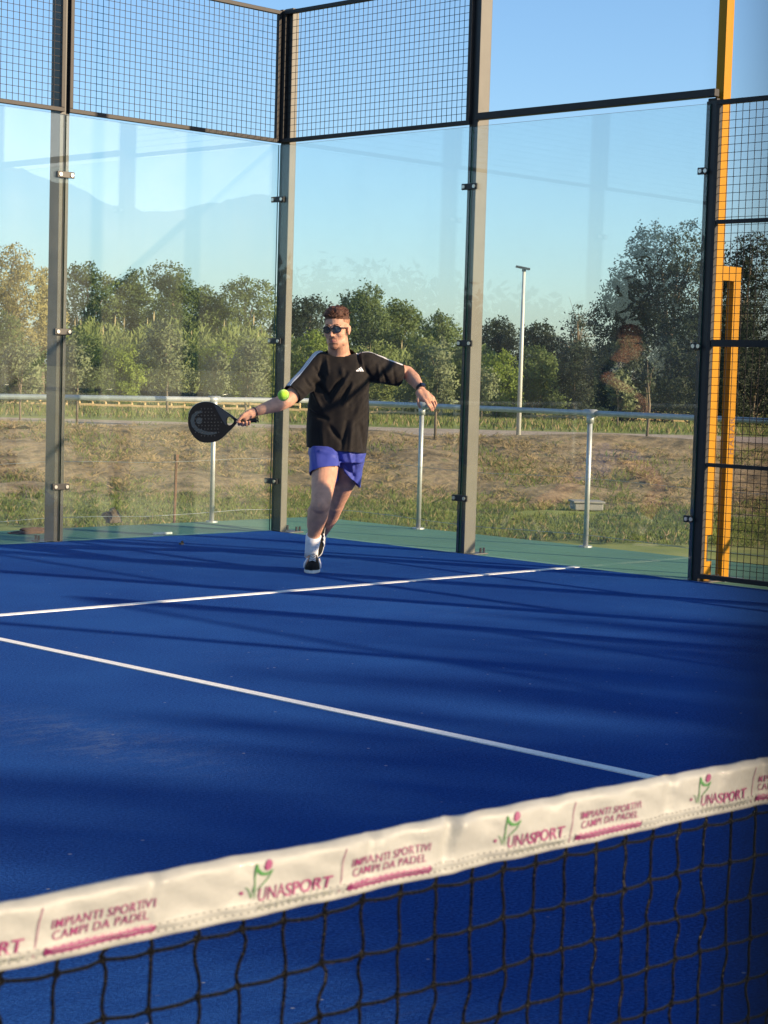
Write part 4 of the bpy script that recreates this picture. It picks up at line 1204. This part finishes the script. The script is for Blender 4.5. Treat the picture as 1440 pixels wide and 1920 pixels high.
# --- t-shirt
def cut(bm, co, no, center=None, rad=9.0):
    fs = [f for f in bm.faces if center is None or (f.calc_center_median() - center).length < rad]
    es = {e for f in fs for e in f.edges}; vs = {v for f in fs for v in f.verts}
    bmesh.ops.bisect_plane(bm, geom=list(vs) + list(es) + fs, plane_co=co, plane_no=no, dist=1e-5)
    kill = [f for f in bm.faces if (f.calc_center_median() - co).dot(no) > 1e-5 and (center is None or (f.calc_center_median() - center).length < rad)]
    bmesh.ops.delete(bm, geom=kill, context='FACES')
B = MB()
B.loft([ring(638, 650, 21, 0.066, 0.345), ring(638, 660, 27, 0.073, 0.35), ring(639, 667, 42, 0.085, 0.355), ring(640, 677, 55, 0.108, 0.36), ring(640, 695, 57, 0.135, 0.355), ring(638, 715, 55.5, 0.140, 0.355),
        ring(635, 745, 57, 0.140, 0.37), ring(633, 775, 58.5, 0.138, 0.385), ring(632, 805, 57.5, 0.140, 0.39), ring(632, 832, 56, 0.142, 0.39), ring(632, 868, 55, 0.14, 0.39)])
B.limb([px(604, 688, 0.35), px(590, 700, 0.32), px(566, 722, 0.25), px(540, 746, 0.17)], [0.100, 0.092, 0.074, 0.064], 20)
B.limb([px(688, 688, 0.36), px(706, 692, 0.38), px(734, 699, 0.43), px(764, 707, 0.48)], [0.098, 0.092, 0.080, 0.073], 20)
sm = remesh(B, 0.006, 9)
co = np.empty(len(sm.vertices) * 3); sm.vertices.foreach_get('co', co); co = co.reshape(-1, 3)
no = np.empty(len(sm.vertices) * 3); sm.vertices.foreach_get('normal', no); no = no.reshape(-1, 3)
q = (co - np.array(CAM_LOC)) @ np.array(CR); PX = 720 + F_PX * q[:, 0] / -q[:, 2]; PY = 960 - F_PX * q[:, 1] / -q[:, 2]
front = np.clip(no @ np.array(FW) * 1.6 + 0.2, 0, 1)
FOLDS = [(649, 700, 615, 746, 4.5, -0.012), (655, 704, 622, 752, 4, 0.009), (657, 719, 638, 754, 3.5, -0.010), (663, 722, 645, 757, 4, 0.008), (586, 712, 618, 748, 5, -0.011), (582, 722, 606, 770, 4, 0.010),
         (672, 655, 673, 690, 2.6, -0.006), (677, 655, 680, 690, 2.6, 0.006), (697, 712, 655, 756, 5, -0.010), (694, 722, 662, 790, 5, 0.009), (604, 672, 600, 705, 3.5, -0.008), (612, 668, 616, 700, 3, 0.006),
         (579, 770, 612, 786, 4.5, -0.012), (578, 760, 600, 778, 4, 0.009), (650, 792, 640, 842, 4, -0.009), (660, 796, 655, 846, 4, 0.008), (618, 800, 640, 828, 4, -0.010), (596, 806, 600, 838, 4, -0.008), (676, 800, 684, 846, 4, -0.009),
         (716, 690, 728, 722, 3, -0.008), (708, 684, 712, 716, 3, 0.007), (738, 684, 740, 716, 3, -0.006), (572, 712, 586, 730, 3, -0.008), (558, 726, 572, 738, 2.5, 0.006), (590, 690, 606, 712, 3, -0.008), (640, 690, 646, 720, 4, 0.004), (684, 690, 694, 706, 3, -0.007)]
disp = np.zeros(len(co))
for x0, y0, x1, y1, wd, amp in FOLDS:
    dx, dy = x1 - x0, y1 - y0; l2 = dx * dx + dy * dy
    tt = ((PX - x0) * dx + (PY - y0) * dy) / l2; tc_ = np.clip(tt, 0, 1)
    d2 = (PX - x0 - tc_ * dx) ** 2 + (PY - y0 - tc_ * dy) ** 2
    disp += 1.55 * amp * np.exp(-d2 / wd ** 2) * (0.35 + 0.65 * np.sin(np.pi * np.clip(tc_ * 0.9 + 0.05, 0, 1))) * front
disp += np.array([0.011 * noise.noise(Vector((a * 6, b_ * 6, c_ * 5))) + 0.004 * noise.noise(Vector((a * 19, b_ * 19, c_ * 11))) for a, b_, c_ in co])
co2 = co + no * disp[:, None]; sm.vertices.foreach_set('co', co2.reshape(-1)); sm.update()
bm = bmesh.new(); bm.from_mesh(sm)
hem0, hem1 = px(578, 838, 0.39), px(687, 849, 0.39)
nrm = (-UP - FW * 0.04 + HR * -0.10).normalized()
hn = (hem1 - hem0).normalized(); nrm = hn.cross(FW).normalized(); nrm = nrm if nrm.z < 0 else -nrm
cut(bm, hem0, nrm, px(632, 850, 0.39), 0.30)
cut(bm, px(548, 738.5, 0.185), (px(540, 746, 0.17) - px(566, 722, 0.25)).normalized(), px(542, 745, 0.175), 0.115)
cut(bm, px(749, 702.5, 0.455), ((px(764, 704, 0.48) - px(734, 697, 0.43)).normalized()), px(760, 706, 0.47), 0.13)
nu2 = (UP * 0.93 + FW * 0.36).normalized()
cut(bm, px(637.5, 664, 0.31), nu2, px(638, 652, 0.345), 0.105)
edges = [e for e in bm.edges if e.is_boundary]
bmesh.ops.delete(bm, geom=[v for v in bm.verts if not v.link_faces], context='VERTS')
bm.to_mesh(sm); bm.free()
sm.polygons.foreach_set('use_smooth', [True] * len(sm.polygons))
shirt = finish('t_shirt', sm, [M['shirt']], person)
so = shirt.modifiers.new('cloth', 'SOLIDIFY'); so.thickness = 0.004; so.offset = -1
from mathutils.bvhtree import BVHTree
dg = bpy.context.evaluated_depsgraph_get(); dg.update()
def bvh_of(o):
    e = o.evaluated_get(dg); mm = e.to_mesh()
    t_ = BVHTree.FromPolygons([v.co[:] for v in mm.vertices], [tuple(p.vertices) for p in mm.polygons]); e.to_mesh_clear(); return t_
SB = bvh_of(shirt)
def onto(bv, p, direction, off=0.0015, reach=0.6, lim=9.0):
    """lay a world point on a garment along a direction"""
    o_ = Vector(p) - ROOT - direction * reach
    h = bv.ray_cast(o_, direction, reach * 2)
    if h[0] is None or (h[0] + ROOT - Vector(p)).length > lim: return None
    n_ = h[1] if h[1].dot(direction) < 0 else -h[1]
    return h[0] + n_ * off
def ribbon(bv, rows, name, m, parent, off=0.0015):
    """rows: list of (left point, right point, direction), laid on the cloth"""
    vs = []
    ok = []
    for a, b_, d_ in rows:
        l = []
        for f in (0, 0.5, 1):
            p = onto(bv, Vector(a).lerp(Vector(b_), f), d_, off, lim=0.16)
            l.append(p)
        if all(p is not None for p in l): vs += l; ok.append(1)
    b = MB(); n_ = len(ok)
    b.add(vs, [(3 * i + k, 3 * i + k + 1, 3 * i + k + 4, 3 * i + k + 3) for i in range(n_ - 1) for k in (0, 1)])
    return b.build(name, m, parent, smooth=True, fix=False)
# three stripes along the top of each sleeve and shoulder
def sleeve_stripes(path, wdir, gap=0.0165, w_=0.0118, dirn=None):
    for k in (-1, 0, 1):
        rows = []
        for i in range(len(path) - 1):
            for f in np.linspace(0, 1, 7)[: 6 if i < len(path) - 2 else 7]:
                p = Vector(path[i]).lerp(Vector(path[i + 1]), float(f))
                c_ = p + wdir * (k * gap)
                rows.append((c_ - wdir * w_ / 2, c_ + wdir * w_ / 2, dirn))
        ribbon(SB, rows, 'sleeve_stripe', M['white_cloth'], shirt)
dl = (px(602, 700, 0.3) - px(560, 660, 0.3)); dl = (HR * 0.55 - UP * 0.80 - FW * 0.25).normalized()
wl = (FW - dl * FW.dot(dl)).normalized()
sleeve_stripes([px(608, 664, 0.33), px(592, 676, 0.30), px(570, 703, 0.24), px(548, 727, 0.18), px(543, 733, 0.165)], wl, dirn=dl)
dr = (HR * -0.25 - UP * 0.93 - FW * 0.25).normalized()
wr = (FW - dr * FW.dot(dr)).normalized()
sleeve_stripes([px(668, 662, 0.34), px(690, 668, 0.345), px(715, 675, 0.37), px(738, 685, 0.42), px(755, 696, 0.445)], wr, dirn=dr)
# triangle of three slanted bars on the chest
em = MB()
def chest(x, y):
    return onto(SB, px(x, y, 0.25), -FW, 0.002)
for pts in ([(667.5, 696.4), (667.8, 694.6), (671.2, 692.6), (673.4, 696.4)], [(671.6, 691.6), (674.3, 690.0), (678.2, 696.4), (674.6, 696.4)], [(674.9, 689.2), (677.0, 688.0), (681.8, 696.4), (679.2, 696.4)]):
    for i in range(6):
        for j in range(6):
            cell = []
            for u_, v_ in ((i, j), (i + 1, j), (i + 1, j + 1), (i, j + 1)):
                u_, v_ = u_ / 6, v_ / 6
                p_ = [(1 - u_) * (1 - v_) * pts[0][k] + (1 - u_) * v_ * pts[1][k] + u_ * v_ * pts[2][k] + u_ * (1 - v_) * pts[3][k] for k in (0, 1)]
                cell.append(chest(*p_))
            if all(c_ is not None for c_ in cell): em.add(cell, [(0, 1, 2, 3)])
em.build('chest_emblem', M['white_cloth'], shirt, fix=False)

# --- shorts
B = MB()
B.loft([ring(632, 815, 50, 0.118, 0.40), ring(632, 850, 54, 0.132, 0.40), ring(632, 866, 50, 0.12, 0.40)])
B.loft([ring(611, 835, 30, 0.125, 0.38), ring(608.5, 855, 29, 0.128, 0.32), ring(608, 875, 28.5, 0.125, 0.25), ring(607.5, 900, 28, 0.118, 0.18)])
B.loft([ring(655, 835, 29, 0.125, 0.42), ring(656, 858, 28.5, 0.13, 0.47), ring(654, 880, 26, 0.128, 0.54), ring(651, 925, 24, 0.125, 0.64)])
hm = remesh(B, 0.006, 6)
bm = bmesh.new(); bm.from_mesh(hm)
cA = px(608, 875, 0.25)
def hem_plane(p, q_, ref):
    d_ = (q_ - p).normalized(); n_ = d_.cross(FW).normalized(); return n_ if n_.z < 0 else -n_
nA = hem_plane(px(582, 881, 0.2), px(635, 868, 0.2), None); nA = (nA + FW * 0.35).normalized()
nB = hem_plane(px(636, 878, 0.5), px(670, 907, 0.5), None); nB = (nB + FW * 0.10).normalized()
for f_ in (0,):
    # cut each leg on its own side of the crotch
    mid = px(634, 880, 0.4)
    for sgn, co_, n_ in ((-1, px(608, 874.5, 0.13), nA), (1, px(653, 892, 0.44), nB)):
        fs = [f for f in bm.faces if (f.calc_center_median() - mid).dot(HR) * sgn > -0.001 and f.calc_center_median().z < px(0, 858, 0.3).z + 0.02]
        es = {e for f in fs for e in f.edges}; vs = {v for f in fs for v in f.verts}
        bmesh.ops.bisect_plane(bm, geom=list(vs) + list(es) + fs, plane_co=co_, plane_no=n_, dist=1e-5)
        kill = [f for f in bm.faces if (f.calc_center_median() - mid).dot(HR) * sgn > 0 and f.calc_center_median().z < px(0, 858, 0.3).z + 0.02 and (f.calc_center_median() - co_).dot(n_) > 1e-5]
        bmesh.ops.delete(bm, geom=kill, context='FACES')
for v in bm.verts:
    x_, y_, _d = proj(v.co); n_ = v.normal
    fr = max(0.0, n_.dot(FW))
    s_ = 0
    for x0, y0, x1, y1, wd, amp in [(636, 852, 641, 884, 3.0, -0.014), (641, 866, 664, 893, 3.0, -0.009), (640, 874, 660, 899, 2.5, 0.008), (655, 850, 662, 880, 3, 0.007), (600, 846, 632, 856, 3, 0.006), (586, 850, 590, 878, 3, -0.005), (668, 852, 664, 898, 3, -0.006)]:
        dx, dy = x1 - x0, y1 - y0; tt = min(1, max(0, ((x_ - x0) * dx + (y_ - y0) * dy) / (dx * dx + dy * dy)))
        s_ += 1.4 * amp * math.exp(-((x_ - x0 - tt * dx) ** 2 + (y_ - y0 - tt * dy) ** 2) / wd ** 2) * fr
    v.co += n_ * (s_ + 0.004 * noise.noise(v.co * 14))
bm.to_mesh(hm); bm.free()
hm.polygons.foreach_set('use_smooth', [True] * len(hm.polygons))
sh = finish('shorts', hm, [M['shorts']], person)
so = sh.modifiers.new('cloth', 'SOLIDIFY'); so.thickness = 0.003; so.offset = -1

# --- socks and shoes
b = MB()
def tube_rings(pts, rad, n=20):
    return pts, rad
b.tube([px(588.2, 1004, 0.137), px(586.5, 1015, 0.158), px(584.5, 1030, 0.18), px(583.5, 1044, 0.20)], [0.0490, 0.047, 0.0425, 0.043], 22)
part(b, 'sock', [M['sock']], person)
b = MB(); b.tube([px(610, 984, 1.12), px(605, 995, 1.20), px(600, 1006, 1.25)], [0.046, 0.0425, 0.042], 20)
part(b, 'sock', [M['sock']], person)
def shoe(toe, heel, up, width=1.0, label=None):
    """toe and heel: world points under the sole"""
    toe, heel = Vector(toe), Vector(heel); ax_ = (heel - toe); L0 = ax_.length; ax_.normalize()
    up = (up - ax_ * up.dot(ax_)).normalized(); sd_ = ax_.cross(up)      # to the image side
    def sole_pt(f, s, h):
        wd = np.interp(f, [0, 0.04, 0.12, 0.3, 0.45, 0.65, 0.85, 0.96, 1.0], [0.012, 0.030, 0.044, 0.050, 0.046, 0.037, 0.036, 0.027, 0.012]) * width
        return toe + ax_ * (f * L0) + sd_ * (s * wd) + up * h
    F_ = [0, 0.015, 0.04, 0.08, 0.14, 0.22, 0.32, 0.42, 0.52, 0.62, 0.72, 0.82, 0.9, 0.96, 0.985, 1.0]
    b = MB()
    rows = [[sole_pt(f, s, h) for s, h in ((-0.94, 0.001), (0.94, 0.001), (1.02, 0.007), (1.0, 0.021), (-1.0, 0.021), (-1.02, 0.007))] for f in F_]
    b.loft(rows); 
    u = MB(); rows = []
    for f in F_:
        hgt = np.interp(f, [0, 0.03, 0.1, 0.25, 0.4, 0.55, 0.62, 0.8, 1.0], [0.026, 0.042, 0.056, 0.066, 0.086, 0.108, 0.112, 0.090, 0.095])
        wt = np.interp(f, [0, 0.1, 0.3, 0.5, 0.7, 1.0], [0.5, 0.6, 0.55, 0.62, 0.86, 0.8])
        r_ = []
        for j in range(13):
            a = math.pi * j / 12
            s = math.cos(a); k = abs(s) ** 0.8 * (1 if s > 0 else -1)
            zz = 0.019 + (hgt - 0.019) * math.sin(a) ** 0.75
            nar = 0.97 - (0.97 - wt) * math.sin(a)
            r_.append(sole_pt(f, k * nar, zz))
        rows.append(r_)
    u.loft(rows)
    up_o = part(u, 'shoe', [M['suede']], person)
    part(b, 'sole', [M['sole']], up_o, smooth=False)
    lc = MB()
    for i, f in enumerate((0.30, 0.36, 0.42, 0.48, 0.54)):
        hgt = np.interp(f, [0.25, 0.4, 0.55], [0.069, 0.089, 0.111])
        w_ = 0.020 * width / 0.05
        lc.tube([sole_pt(f, -w_ * 1.05, hgt - 0.006), sole_pt(f + 0.008, 0, hgt + 0.002), sole_pt(f, w_ * 1.05, hgt - 0.006)], 0.0032, 6)
    part(lc, 'laces', [M['white_cloth']], up_o)
    for s in (-1, 1):
        st_ = MB()
        for k in range(3):
            f = 0.34 + 0.085 * k
            lo_, hi_ = sole_pt(f - 0.04, s * 1.02, 0.028), sole_pt(f + 0.03, s * 0.86, 0.068 + 0.006 * k)
            m_ = sole_pt(f - 0.005, s * 1.02, 0.050)
            st_.tube([lo_, m_, hi_], 0.0052, 6)
        part(st_, 'side_stripes', [M['white_cloth']], up_o)
    return up_o
shoe(on_z(583, 1075.5, 0.001), on_z(583, 1075.5, 0.001) + HX * 0.285 + HR * 0.012, UP)
tb = on_z(591.5, 1046, 0.004)
shoe(tb, tb + (HX * 0.13 + UP * 0.235 + HR * 0.030), (HX * -0.86 + UP * 0.5).normalized(), 0.92)

# --- watch and bracelet
wd_ = (px(793, 738, 0.27) - px(782, 719, 0.36)).normalized()
c_ = px(789.3, 729, 0.297); b = MB(); a1 = wd_.cross(FW).normalized(); a2 = wd_.cross(a1).normalized()
rings = [[c_ + wd_ * o_ + a1 * (0.0315 * math.cos(t_)) + a2 * (0.0315 * math.sin(t_)) for t_ in np.linspace(0, 2 * math.pi, 25)[:-1]] for o_ in (-0.012, -0.011, 0.011, 0.012)]
b.loft(rings); wt_ = part(b, 'wristwatch', [M['strap']], person)
b = MB(); fc = (FW * 0.6 + UP * 0.7 + HR * 0.35); fc = (fc - wd_ * fc.dot(wd_)).normalized(); b.obox(c_ + fc * 0.033, wd_ * 0.017, wd_.cross(fc) * 0.015, fc * 0.005); part(b, 'watch_case', [M['lens']], wt_, smooth=False, bevel=0.003)
b = MB(); c_ = px(477.5, 774, 0.0); d_ = (px(480, 771, 0.0) - px(461, 782, -0.015)); d_ = (px(518, 759, 0.11) - px(480, 771.5, 0.0)).normalized(); a1 = d_.cross(FW).normalized(); a2 = d_.cross(a1).normalized()
b.tube([c_ + d_ * (0.006 * math.sin(t_)) + a1 * (0.035 * math.cos(t_)) + a2 * (0.034 * math.sin(t_)) for t_ in np.linspace(0, 2 * math.pi, 25)], 0.0035, 6)
part(b, 'bracelet', [M['bracelet']], person)

# ---------------------------------------------------------------- racket and ball
def cr(x, y, dd): return px(340 + x / 9.0, 740 + y / 9.0, dd)
RD = -0.02
def catmull(P_, k=6):
    out = []
    n = len(P_)
    for i in range(n):
        p0, p1, p2, p3 = [np.array(P_[(i + j - 1) % n], float) for j in range(4)]
        for t_ in np.linspace(0, 1, k, endpoint=False):
            out.append(0.5 * ((2 * p1) + (-p0 + p2) * t_ + (2 * p0 - 5 * p1 + 4 * p2 - p3) * t_ ** 2 + (-p0 + 3 * p1 - 3 * p2 + p3) * t_ ** 3))
    return out
outer = catmull([(115, 460), (125, 330), (180, 220), (270, 150), (400, 120), (530, 138), (640, 200), (740, 272), (840, 340), (925, 405), (945, 440), (930, 482), (865, 560), (790, 632), (700, 720), (600, 780), (480, 805), (350, 797), (250, 745), (175, 655), (130, 560)], 4)
heart = catmull([(800, 372), (850, 398), (888, 440), (870, 480), (828, 514), (785, 506), (772, 440)], 4)
rk_root = cr(400, 460, RD)
rk = empty('padel_racket', rk_root, 'black padel racket held out by the man, with a slate emblem', 'racket')
TK = 0.019
bm = bmesh.new()
def loopv(pts, off): return [bm.verts.new(cr(x, y, RD + off) - rk_root) for x, y in pts]
fo, fi = loopv(outer, -TK), loopv(heart, -TK); bo, bi = loopv(outer, TK), loopv(heart, TK)
fm = loopv([((x - 420) * 1.015 + 420, (y - 460) * 1.015 + 460) for x, y in outer], 0)
for a_, b_ in ((fo, fi), (bo, bi)):
    es = [bm.edges.new((l[i], l[(i + 1) % len(l)])) for l in (a_, b_) for i in range(len(l))]
    bmesh.ops.triangle_fill(bm, edges=es, use_beauty=True)
for i in range(len(fo)):
    j = (i + 1) % len(fo)
    f1 = bm.faces.new((fo[i], fo[j], fm[j], fm[i])); f2 = bm.faces.new((fm[i], fm[j], bo[j], bo[i])); f1.material_index = f2.material_index = 1
for i in range(len(fi)):
    j = (i + 1) % len(fi); f1 = bm.faces.new((fi[i], bi[i], bi[j], fi[j])); f1.material_index = 1
bmesh.ops.recalc_face_normals(bm, faces=bm.faces)
me = bpy.data.meshes.new('racket_head'); bm.to_mesh(me); bm.free()
head = link('racket_head', me, rk, [M['carbon'], M['carbon_side']])
def rpart(b, name, m, parent=rk, smooth=False): return part(b, name, [m], parent, smooth=smooth, root=rk_root, fix=False)
# slate throat panel, emblem, perforations
b = MB(); pts = [(545, 165), (640, 212), (740, 282), (830, 346), (880, 390), (850, 388), (795, 362), (762, 395), (758, 470), (770, 520), (745, 512), (690, 430), (610, 285)]
b.prism([cr(x, y, RD - TK - 0.0008) for x, y in pts], FW * 0.0006); rpart(b, 'throat_panel', M['panel'], head)
b = MB()
arc = [(345, 285, 38), (270, 300, 52), (205, 360, 62), (185, 440, 66), (205, 520, 66), (265, 590, 66), (350, 630, 64), (440, 650, 58), (530, 652, 44), (600, 640, 26)]
L1, L2 = [], []
for i, (x, y, w_) in enumerate(arc):
    x0, y0, _ = arc[max(0, i - 1)]; x1, y1, _ = arc[min(len(arc) - 1, i + 1)]; l = math.hypot(x1 - x0, y1 - y0); nx, ny = -(y1 - y0) / l, (x1 - x0) / l
    L1.append((x + nx * w_ / 2, y + ny * w_ / 2)); L2.append((x - nx * w_ / 2, y - ny * w_ / 2))
n_ = len(arc); b.add([cr(x, y, RD - TK - 0.0010) for x, y in L1 + L2], [(i, i + 1, n_ + i + 1, n_ + i) for i in range(n_ - 1)])
bl = [(300 + 52 * math.cos(a), 440 + 56 * math.sin(a)) for a in np.linspace(0, 2 * math.pi, 20, endpoint=False)]
b.add([cr(x, y, RD - TK - 0.0010) for x, y in bl], [tuple(range(20))])
rpart(b, 'emblem', M['emblem'], head)
b = MB(); k_ = MB()
for iy, y in enumerate(range(232, 740, 57)):
    for ix, x in enumerate(range(225, 690, 56)):
        xx = x + (10 if iy % 2 else 0); 
        if ((xx - 430) / 255.0) ** 2 + ((y - 462) / 275.0) ** 2 > 1: continue
        if xx > 560 + (y - 285) * 0.5 and y < 420: continue
        c_ = cr(xx, y, RD - TK - 0.0016)
        k_.add([c_ + HR * (0.0038 * math.cos(a)) + UP * (0.0038 * math.sin(a)) for a in np.linspace(0, 2 * math.pi, 10, endpoint=False)], [tuple(range(10))])
        arcp = [c_ - HX * 0.0004 + HR * (0.0042 * math.cos(a)) + UP * (0.0042 * math.sin(a)) for a in np.linspace(-2.4, -0.2, 6)]  # lighter lower arc paints a glint on the edge of each hole
        b.tube(arcp, 0.0007, 4)
rpart(k_, 'perforations', M['black'], head); rpart(b, 'perforation_glints', M['hole'], head)
b = MB(); g0, g1 = cr(915, 445, RD), cr(1262, 428, RD); b.tube([g0, g0.lerp(g1, 0.15), g0.lerp(g1, 0.95), g1], [0.0145, 0.0150, 0.0150, 0.0165], 14); rpart(b, 'grip', M['grip'], rk, True)
b = MB(); b.tube([g0.lerp(g1, 0.955), g1 + (g1 - g0).normalized() * 0.004], [0.0178, 0.0178], 14); cap_ = rpart(b, 'butt_cap', M['carbon_side'], rk, True)
b = MB(); b.tube([g1, cr(1285, 440, RD), cr(1300, 465, RD - 0.01), cr(1288, 380, RD - 0.03), cr(1272, 330, RD - 0.035)], 0.0035, 6); rpart(b, 'wrist_cord', M['strap'], rk, True)
bc = at(531.5, 741, 10.9); r_ = 11.0 / F_PX * 10.9
b = MB().ball((0, 0, 0), r_, 0, 32); o = b.build('tennis_ball', M['ball'], smooth=True); o.location = bc; o.rotation_euler = (0.5, 0.9, 0.3)
tag(o, 'bright yellow-green ball flying in front of the man\'s sleeve', 'ball')
b = MB()
pts = []
for t_ in np.linspace(0, 2 * math.pi, 81):
    a_ = 0.44 * math.pi; lat = a_ * 0.62 * math.sin(2 * t_); p = Vector((math.cos(t_) * math.cos(lat), math.sin(t_) * math.cos(lat), math.sin(lat)))
    pts.append(p.normalized() * r_ * 1.0)
b.tube(pts, 0.0011, 5); b.build('seam', M['seam'], o, smooth=True)
